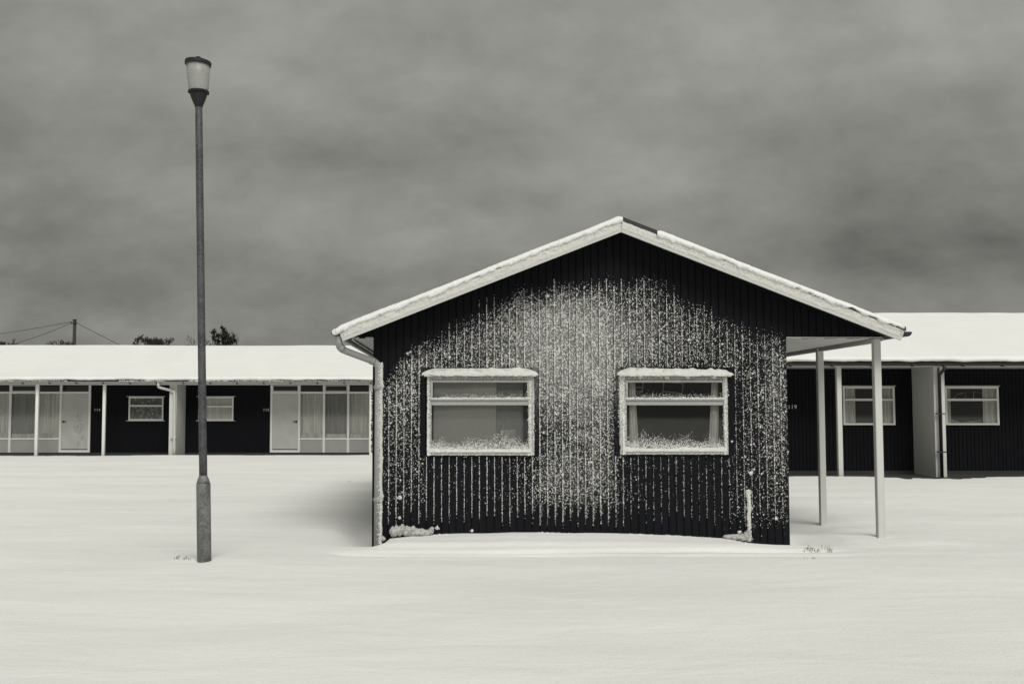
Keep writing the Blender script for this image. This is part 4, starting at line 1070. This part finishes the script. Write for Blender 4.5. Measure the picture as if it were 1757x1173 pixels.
b = MB(); b.box(lx0, lx1, Y - .006, Y + .06, .003, .05); b.build('plinth', 'concrete', lr)
x, z = P(166.5, 705, Y - .012); text_obj('114', x, Y - .008, z, .085, lr)
x, z = P(456.5, 705, Y - .012); text_obj('115', x, Y - .008, z, .085, lr)

# ================================================================== STREET LAMP
YLP = 10.25; xb_, zb_ = P(350.5, 962, YLP)
lean = -.0275
lamp = empty('street_lamp', (xb_, YLP, zb_), 'tall slender steel street lamp in the snow at the left, round frosted lantern on top', 'street lamp')
def lx(z): return xb_ + lean * (z - zb_)
def lring(z, r, n=16): return [(lx(z) + r * math.cos(2 * math.pi * k / n + .2), YLP + r * math.sin(2 * math.pi * k / n + .2), z) for k in range(n)]
def LZ(py): return P(345, py, YLP)[1]
m2p = YLP / F_PX
b = MB(); b.quad_strip([lring(zb_ - .3, 12 * m2p), lring(LZ(831), 12 * m2p), lring(LZ(829), 11.8 * m2p)])
b.build('post_base', 'post_low', lamp)
b = MB(); b.quad_strip([lring(LZ(828.6), 11.5 * m2p), lring(LZ(822), 9.8 * m2p), lring(LZ(818), 7.8 * m2p), lring(LZ(815), 6.9 * m2p)]); b.build('post_shoulder', 'post_low', lamp)
b = MB(); n = 12; z0, z1 = LZ(816.5), LZ(176)
b.quad_strip([lring(z0 + (z1 - z0) * i / n, (6.9 - .7 * i / n) * m2p) for i in range(n + 1)]); b.build('pole', 'post_high', lamp)
b = MB(); r_ = [(6.6, 184), (7.6, 181), (9.5, 177), (13, 168), (15.2, 162), (15.8, 159.5)]
b.quad_strip([lring(LZ(p), q * m2p, 24) for q, p in r_])
b.build('lantern_cup', 'lamp_metal', lamp)
b = MB(); b.quad_strip([lring(LZ(p), q * m2p, 28) for q, p in ((15.5, 160), (18, 159.4), (18.4, 157.6), (17.6, 156.4), (15.6, 156.2))])
for k in range(6):
    a = 2 * math.pi * k / 6 + .4; z = LZ(159.5); b.lathe(lx(z) + 16.9 * m2p * math.cos(a), YLP + 16.9 * m2p * math.sin(a), [(.008, z - .012), (.008, z + .016)], 8)
b.build('lantern_collar', 'lamp_metal', lamp)
b = MB(); prof = [(16.4, 156.1), (17.4, 150), (19.2, 130), (20.8, 110)]
b.quad_strip([lring(LZ(p), q * m2p, 36) for q, p in prof] + [lring(LZ(p), (q - .8) * m2p, 36) for q, p in prof[::-1]], caps=False)
b.build('lantern_diffuser', 'diffuser', lamp)
b = MB(); b.quad_strip([lring(LZ(p), q * m2p, 16) for q, p in ((3.0, 157), (3.0, 146), (5.6, 143), (5.6, 122), (3.2, 118))]); b.build('bulb', 'offwhite', lamp)
b = MB(); cap = [(20.9, 112), (22.6, 112.4), (22.9, 111), (22.9, 106.5), (22.0, 105.3), (14, 102.5), (5, 101.3)]
b.quad_strip([lring(LZ(p), q * m2p, 36) for q, p in cap])
b.quad_strip([lring(LZ(p), q * m2p, 14) for q, p in ((4.6, 101.6), (4.6, 98.8), (3.6, 97.8), (1.5, 97.4))])
tilt = Matrix.Rotation(R(4.5), 3, 'Y'); cc = Vector((lx(LZ(106)), YLP, LZ(106)))
b.v = [tuple(cc + tilt @ (Vector(v) - cc)) for v in b.v]
b.build('lantern_cap', 'lamp_metal', lamp)

# ================================================================== BEHIND THE ROOFS
YT = 50.0
# pole and wires
x, zt = P(128.3, 549, YT); up_ = empty('utility_pole', (x, YT, 0), 'dark wooden utility pole rising behind the far left roof', 'utility pole')
b = MB(); b.tube([(x, YT, 0), (x, YT, zt)], [.095, .078], 12); b.build('pole', 'bark', up_)
b = MB(); zz0 = P(128, 554, YT)[1]; b.box(x - .14, x + .14, YT - .11, YT - .075, zz0 - .03, zz0 + .03, .004)
for s_ in (-1, 1): b.lathe(x + s_ * .12, YT - .09, [(.025, zz0 - .05), (.03, zz0), (.018, zz0 + .05)], 8)
b.build('wire_bracket', 'bark', up_)
b = MB(); b.lathe(x, YT, [(.1, zt - .02), (.11, zt + .01), (.06, zt + .04)], 12); b.build('pole_cap', 'dark_metal', up_)
def wire(a, c_, sag, label):
    pts = []
    for i in range(13):
        t = i / 12; p_ = Vector(a).lerp(Vector(c_), t); p_.z -= sag * 4 * t * (1 - t); pts.append(p_)
    b = MB(); b.tube(pts, .013, 5); o = b.build('overhead_wire', 'dark_metal'); tag(o, label, 'overhead wire', 'overhead wires at the utility pole')
wire((x - .12, YT - .09, zz0 + .05), pt(-160, 588, YT + 8), .15, 'upper overhead wire running left from the utility pole')
wire((x - .12, YT - .09, zz0), pt(-90, 612, YT - 3), .25, 'lower overhead wire running left from the utility pole towards the bush')
wire((x + .12, YT - .09, zz0), pt(330, 645, YT + 5), .12, 'overhead wire slanting down right from the utility pole to behind the roof')

def twigs(b, p, d, ln, r, depth, spread, rnd, tips=None):
    e = p + d * ln
    mid = p + d * ln * .5 + Vector((rnd.uniform(-1, 1), rnd.uniform(-1, 1), rnd.uniform(-.5, 1))) * ln * .07
    r = max(r, .008); b.tube([p, mid, e], [r, r * .8, r * .6], 4 if depth < 3 else 5, False)
    if depth == 0:
        if tips is not None: tips.append(e)
        return
    for i in range(rnd.choice((2, 3, 3))):
        nd = (d + Vector((rnd.uniform(-1, 1), rnd.uniform(-1, 1), rnd.uniform(-.35, .8))) * spread).normalized()
        twigs(b, e if i else p + d * ln * .7, nd, ln * rnd.uniform(.6, .85), r * .6, depth - 1, spread, rnd, tips)
def bare(name, px, py_top, wpx, Yt, seed, label, cat, n=7, depth=4, low=592):
    rnd = random.Random(seed); x, zt = P(px, py_top, Yt); hwid = wpx / 2 * Yt / F_PX; z_low = P(px, low + 12, Yt)[1]
    t = empty(name, (x, Yt, 0), label, cat)
    b = MB(); b.tube([(x, Yt, 0), (x + .05, Yt, z_low * .5), (x, Yt, z_low * .8)], [.12, .09, .07], 8); b.build('trunk', 'bark', t)
    b = MB(); hgt = zt - z_low
    for i in range(n):
        u_ = (i + .5) / n * 2 - 1; base = Vector((x + u_ * hwid * .55, Yt + rnd.uniform(-.3, .3), z_low - .1))
        b.tube([(x, Yt, z_low * .75), tuple(base)], [.05, .025], 5)
        d = Vector((u_ * .8 + rnd.uniform(-.3, .3), rnd.uniform(-.3, .3), 1)).normalized()
        twigs(b, base, d, hgt * .42 * rnd.uniform(.7, 1.05), .024, depth, .75, rnd)
    b.build('branches', 'bark', t); return t
bare('bush', 264, 577, 58, 46, 3, 'dense leafless bush top showing over the roof left of the lamp, bird above it', 'bush', 11, 5)
bare('bush', 106, 581, 40, 48, 9, 'sparse leafless branches over the roof just left of the utility pole', 'bush', 5, 4)
bare('bush', 6, 583, 44, 48, 12, 'leafless bush top over the roof at the left edge', 'bush', 8, 5)
bare('bush', 338, 572, 26, 52, 15, 'thin leafless shoots over the roof immediately left of the lamp post', 'bush', 4, 3)
# windswept evergreen
rnd = random.Random(4); Yt = 48; xt, _ = P(382, 592, Yt)
tr = empty('tree', (xt, Yt, 0), 'dark evergreen tree crown showing over the roof just right of the lamp post', 'tree')
clumps = [(368, 570, 5, 5), (372, 575, 5, 4), (382, 566, 4, 5), (386, 571, 5, 5), (390, 577, 6, 5), (383, 579, 5, 5), (396, 581, 6, 4), (372, 585, 7, 4), (388, 587, 9, 5), (404, 584, 3, 4), (403, 577, 1.6, 2), (379, 561, 2, 3), (366, 579, 3, 4), (398, 588, 5, 4), (380, 598, 22, 7)]
b = MB(); b.tube([(xt, Yt, 0), (xt + .1, Yt, 2.5), (xt + .05, Yt, 4.2)], [.16, .12, .07], 8); trunk = b.build('trunk', 'bark', tr)
b = MB(); lv = []
for (px, py, rx, rz) in clumps:
    cxx, czz = P(px, py, Yt); cxx += 0; s_ = Yt / F_PX; cy_ = Yt + rnd.uniform(-.3, .3)
    b.tube([(xt + .05, Yt, 3.4), ((xt + cxx) / 2, (Yt + cy_) / 2, (3.6 + czz) / 2), (cxx, cy_, czz)], [.045, .03, .015], 5)
    for i in range(int(5 * rx * rz) + 30):
        v = Vector((rnd.gauss(0, .48), rnd.gauss(0, .48), rnd.gauss(0, .48)))
        c_ = Vector((cxx + v.x * rx * s_, cy_ + v.y * rx * s_, czz + v.z * rz * s_))
        sz = rnd.uniform(.025, .05); a = Vector((rnd.uniform(-1, 1), rnd.uniform(-1, 1), rnd.uniform(-1, 1))).normalized(); e = a.cross(Vector((0.3, .2, 1))).normalized()
        lv.append((c_ - a * sz - e * sz * .4, c_ + a * sz - e * sz * .4, c_ + a * sz * 1.2 + e * sz * .4, c_ - a * sz * .8 + e * sz * .5))
b.build('branches', 'bark', tr)
b = MB()
for q in lv: k_ = len(b.v); b.v += [tuple(p_) for p_ in q]; b.f.append((k_, k_ + 1, k_ + 2, k_ + 3)); b.sm.append(False)
cr = b.build('crown', 'leaf', tr); cr['kind'] = 'stuff'
rnd2 = random.Random(8); b = MB()
for i in range(10):
    px = rnd2.uniform(360, 412); p0 = Vector(pt(px, 600, Yt)); twigs(b, p0, Vector((rnd2.uniform(-.3, .3), 0, 1)).normalized(), rnd2.uniform(.25, .45), .012, 2, .6, rnd2)
b.build('branches', 'bark', tr)
# bird
bx_, bz_ = P(242.5, 578, 45.6); b = MB()
ax_ = Vector((.55, 0, .83)).normalized(); c0 = Vector((bx_, 45.6, bz_)); rings = []
for (t, r_) in ((-.16, .008), (-.12, .014), (-.06, .022), (0, .036), (.05, .038), (.085, .026), (.105, .026), (.125, .022), (.138, .008), (.16, .002)):
    c_ = c0 + ax_ * t + Vector((.012 if t > .09 else 0, 0, 0)); s_ = Vector((ax_.z, 0, -ax_.x))
    rings.append([c_ + s_ * r_ * math.cos(2 * math.pi * k / 10) + Vector((0, 1, 0)) * r_ * math.sin(2 * math.pi * k / 10) for k in range(10)])
b.quad_strip(rings)
for s_ in (-1, 1): b.tube([c0 + Vector((.0, s_ * .012, -.03)), c0 + Vector((.01, s_ * .015, -.085))], .004, 5)
for s_ in (-1, 1):
    w_ = [c0 + ax_ * .06 + Vector((0, s_ * .036, 0)), c0 + ax_ * -.02 + Vector((-.03, s_ * .042, .01)), c0 + ax_ * -.13 + Vector((-.012, s_ * .012, 0)), c0 + ax_ * -.02 + Vector((.03, s_ * .038, -.01))]
    b.quad_strip([w_, [p_ + Vector((0, s_ * .006, 0)) for p_ in w_]], smooth=False)
o = b.build('bird', 'bird'); tag(o, 'small black bird perched upright on the dense leafless bush behind the roof', 'bird')

# ================================================================== DEAD GRASS THROUGH THE SNOW
def tuft(px0, px1, py, spread, n, hmax, seed, label):
    rnd = random.Random(seed); b = MB(); Yc = CAM_H * F_PX / (py - 699)
    for i in range(n):
        px = px0 + (px1 - px0) * rnd.random(); y = Yc + rnd.uniform(-spread, spread); x = PX(px, Yc); z = float(ground_z(x, y))
        h = rnd.uniform(.3, 1) * hmax; l_ = rnd.uniform(-1, 1) * h * 1.4
        b.tube([(x, y, z - .02), (x + l_ * .4, y, z + h * .7), (x + l_, y + rnd.uniform(-.02, .02), z + h * rnd.uniform(.6, 1.1))], [.0022, .002, .0012], 3, False)
        if rnd.random() < .4: b.tube([(x + l_ * .4, y, z + h * .7), (x + l_ * .4 - l_ * .5, y, z + h)], .0018, 3, False)
    o = b.build('dead_grass', 'stalk'); tag(o, label, 'grass', None, 'stuff')
tuft(304, 340, 961, .05, 16, .035, 1, 'few dead stalks poking through the snow left of the lamp base')
tuft(1374, 1422, 938, .07, 34, .045, 2, 'dead grass stalks poking through the snow beside the right corner of the bungalow')
tuft(1375, 1395, 957, .03, 7, .02, 3, 'scattered grass tips in the snow in front of the right porch')
tuft(575, 615, 822, .5, 12, .02, 5, 'sparse grass tips in the snow left of the bungalow')
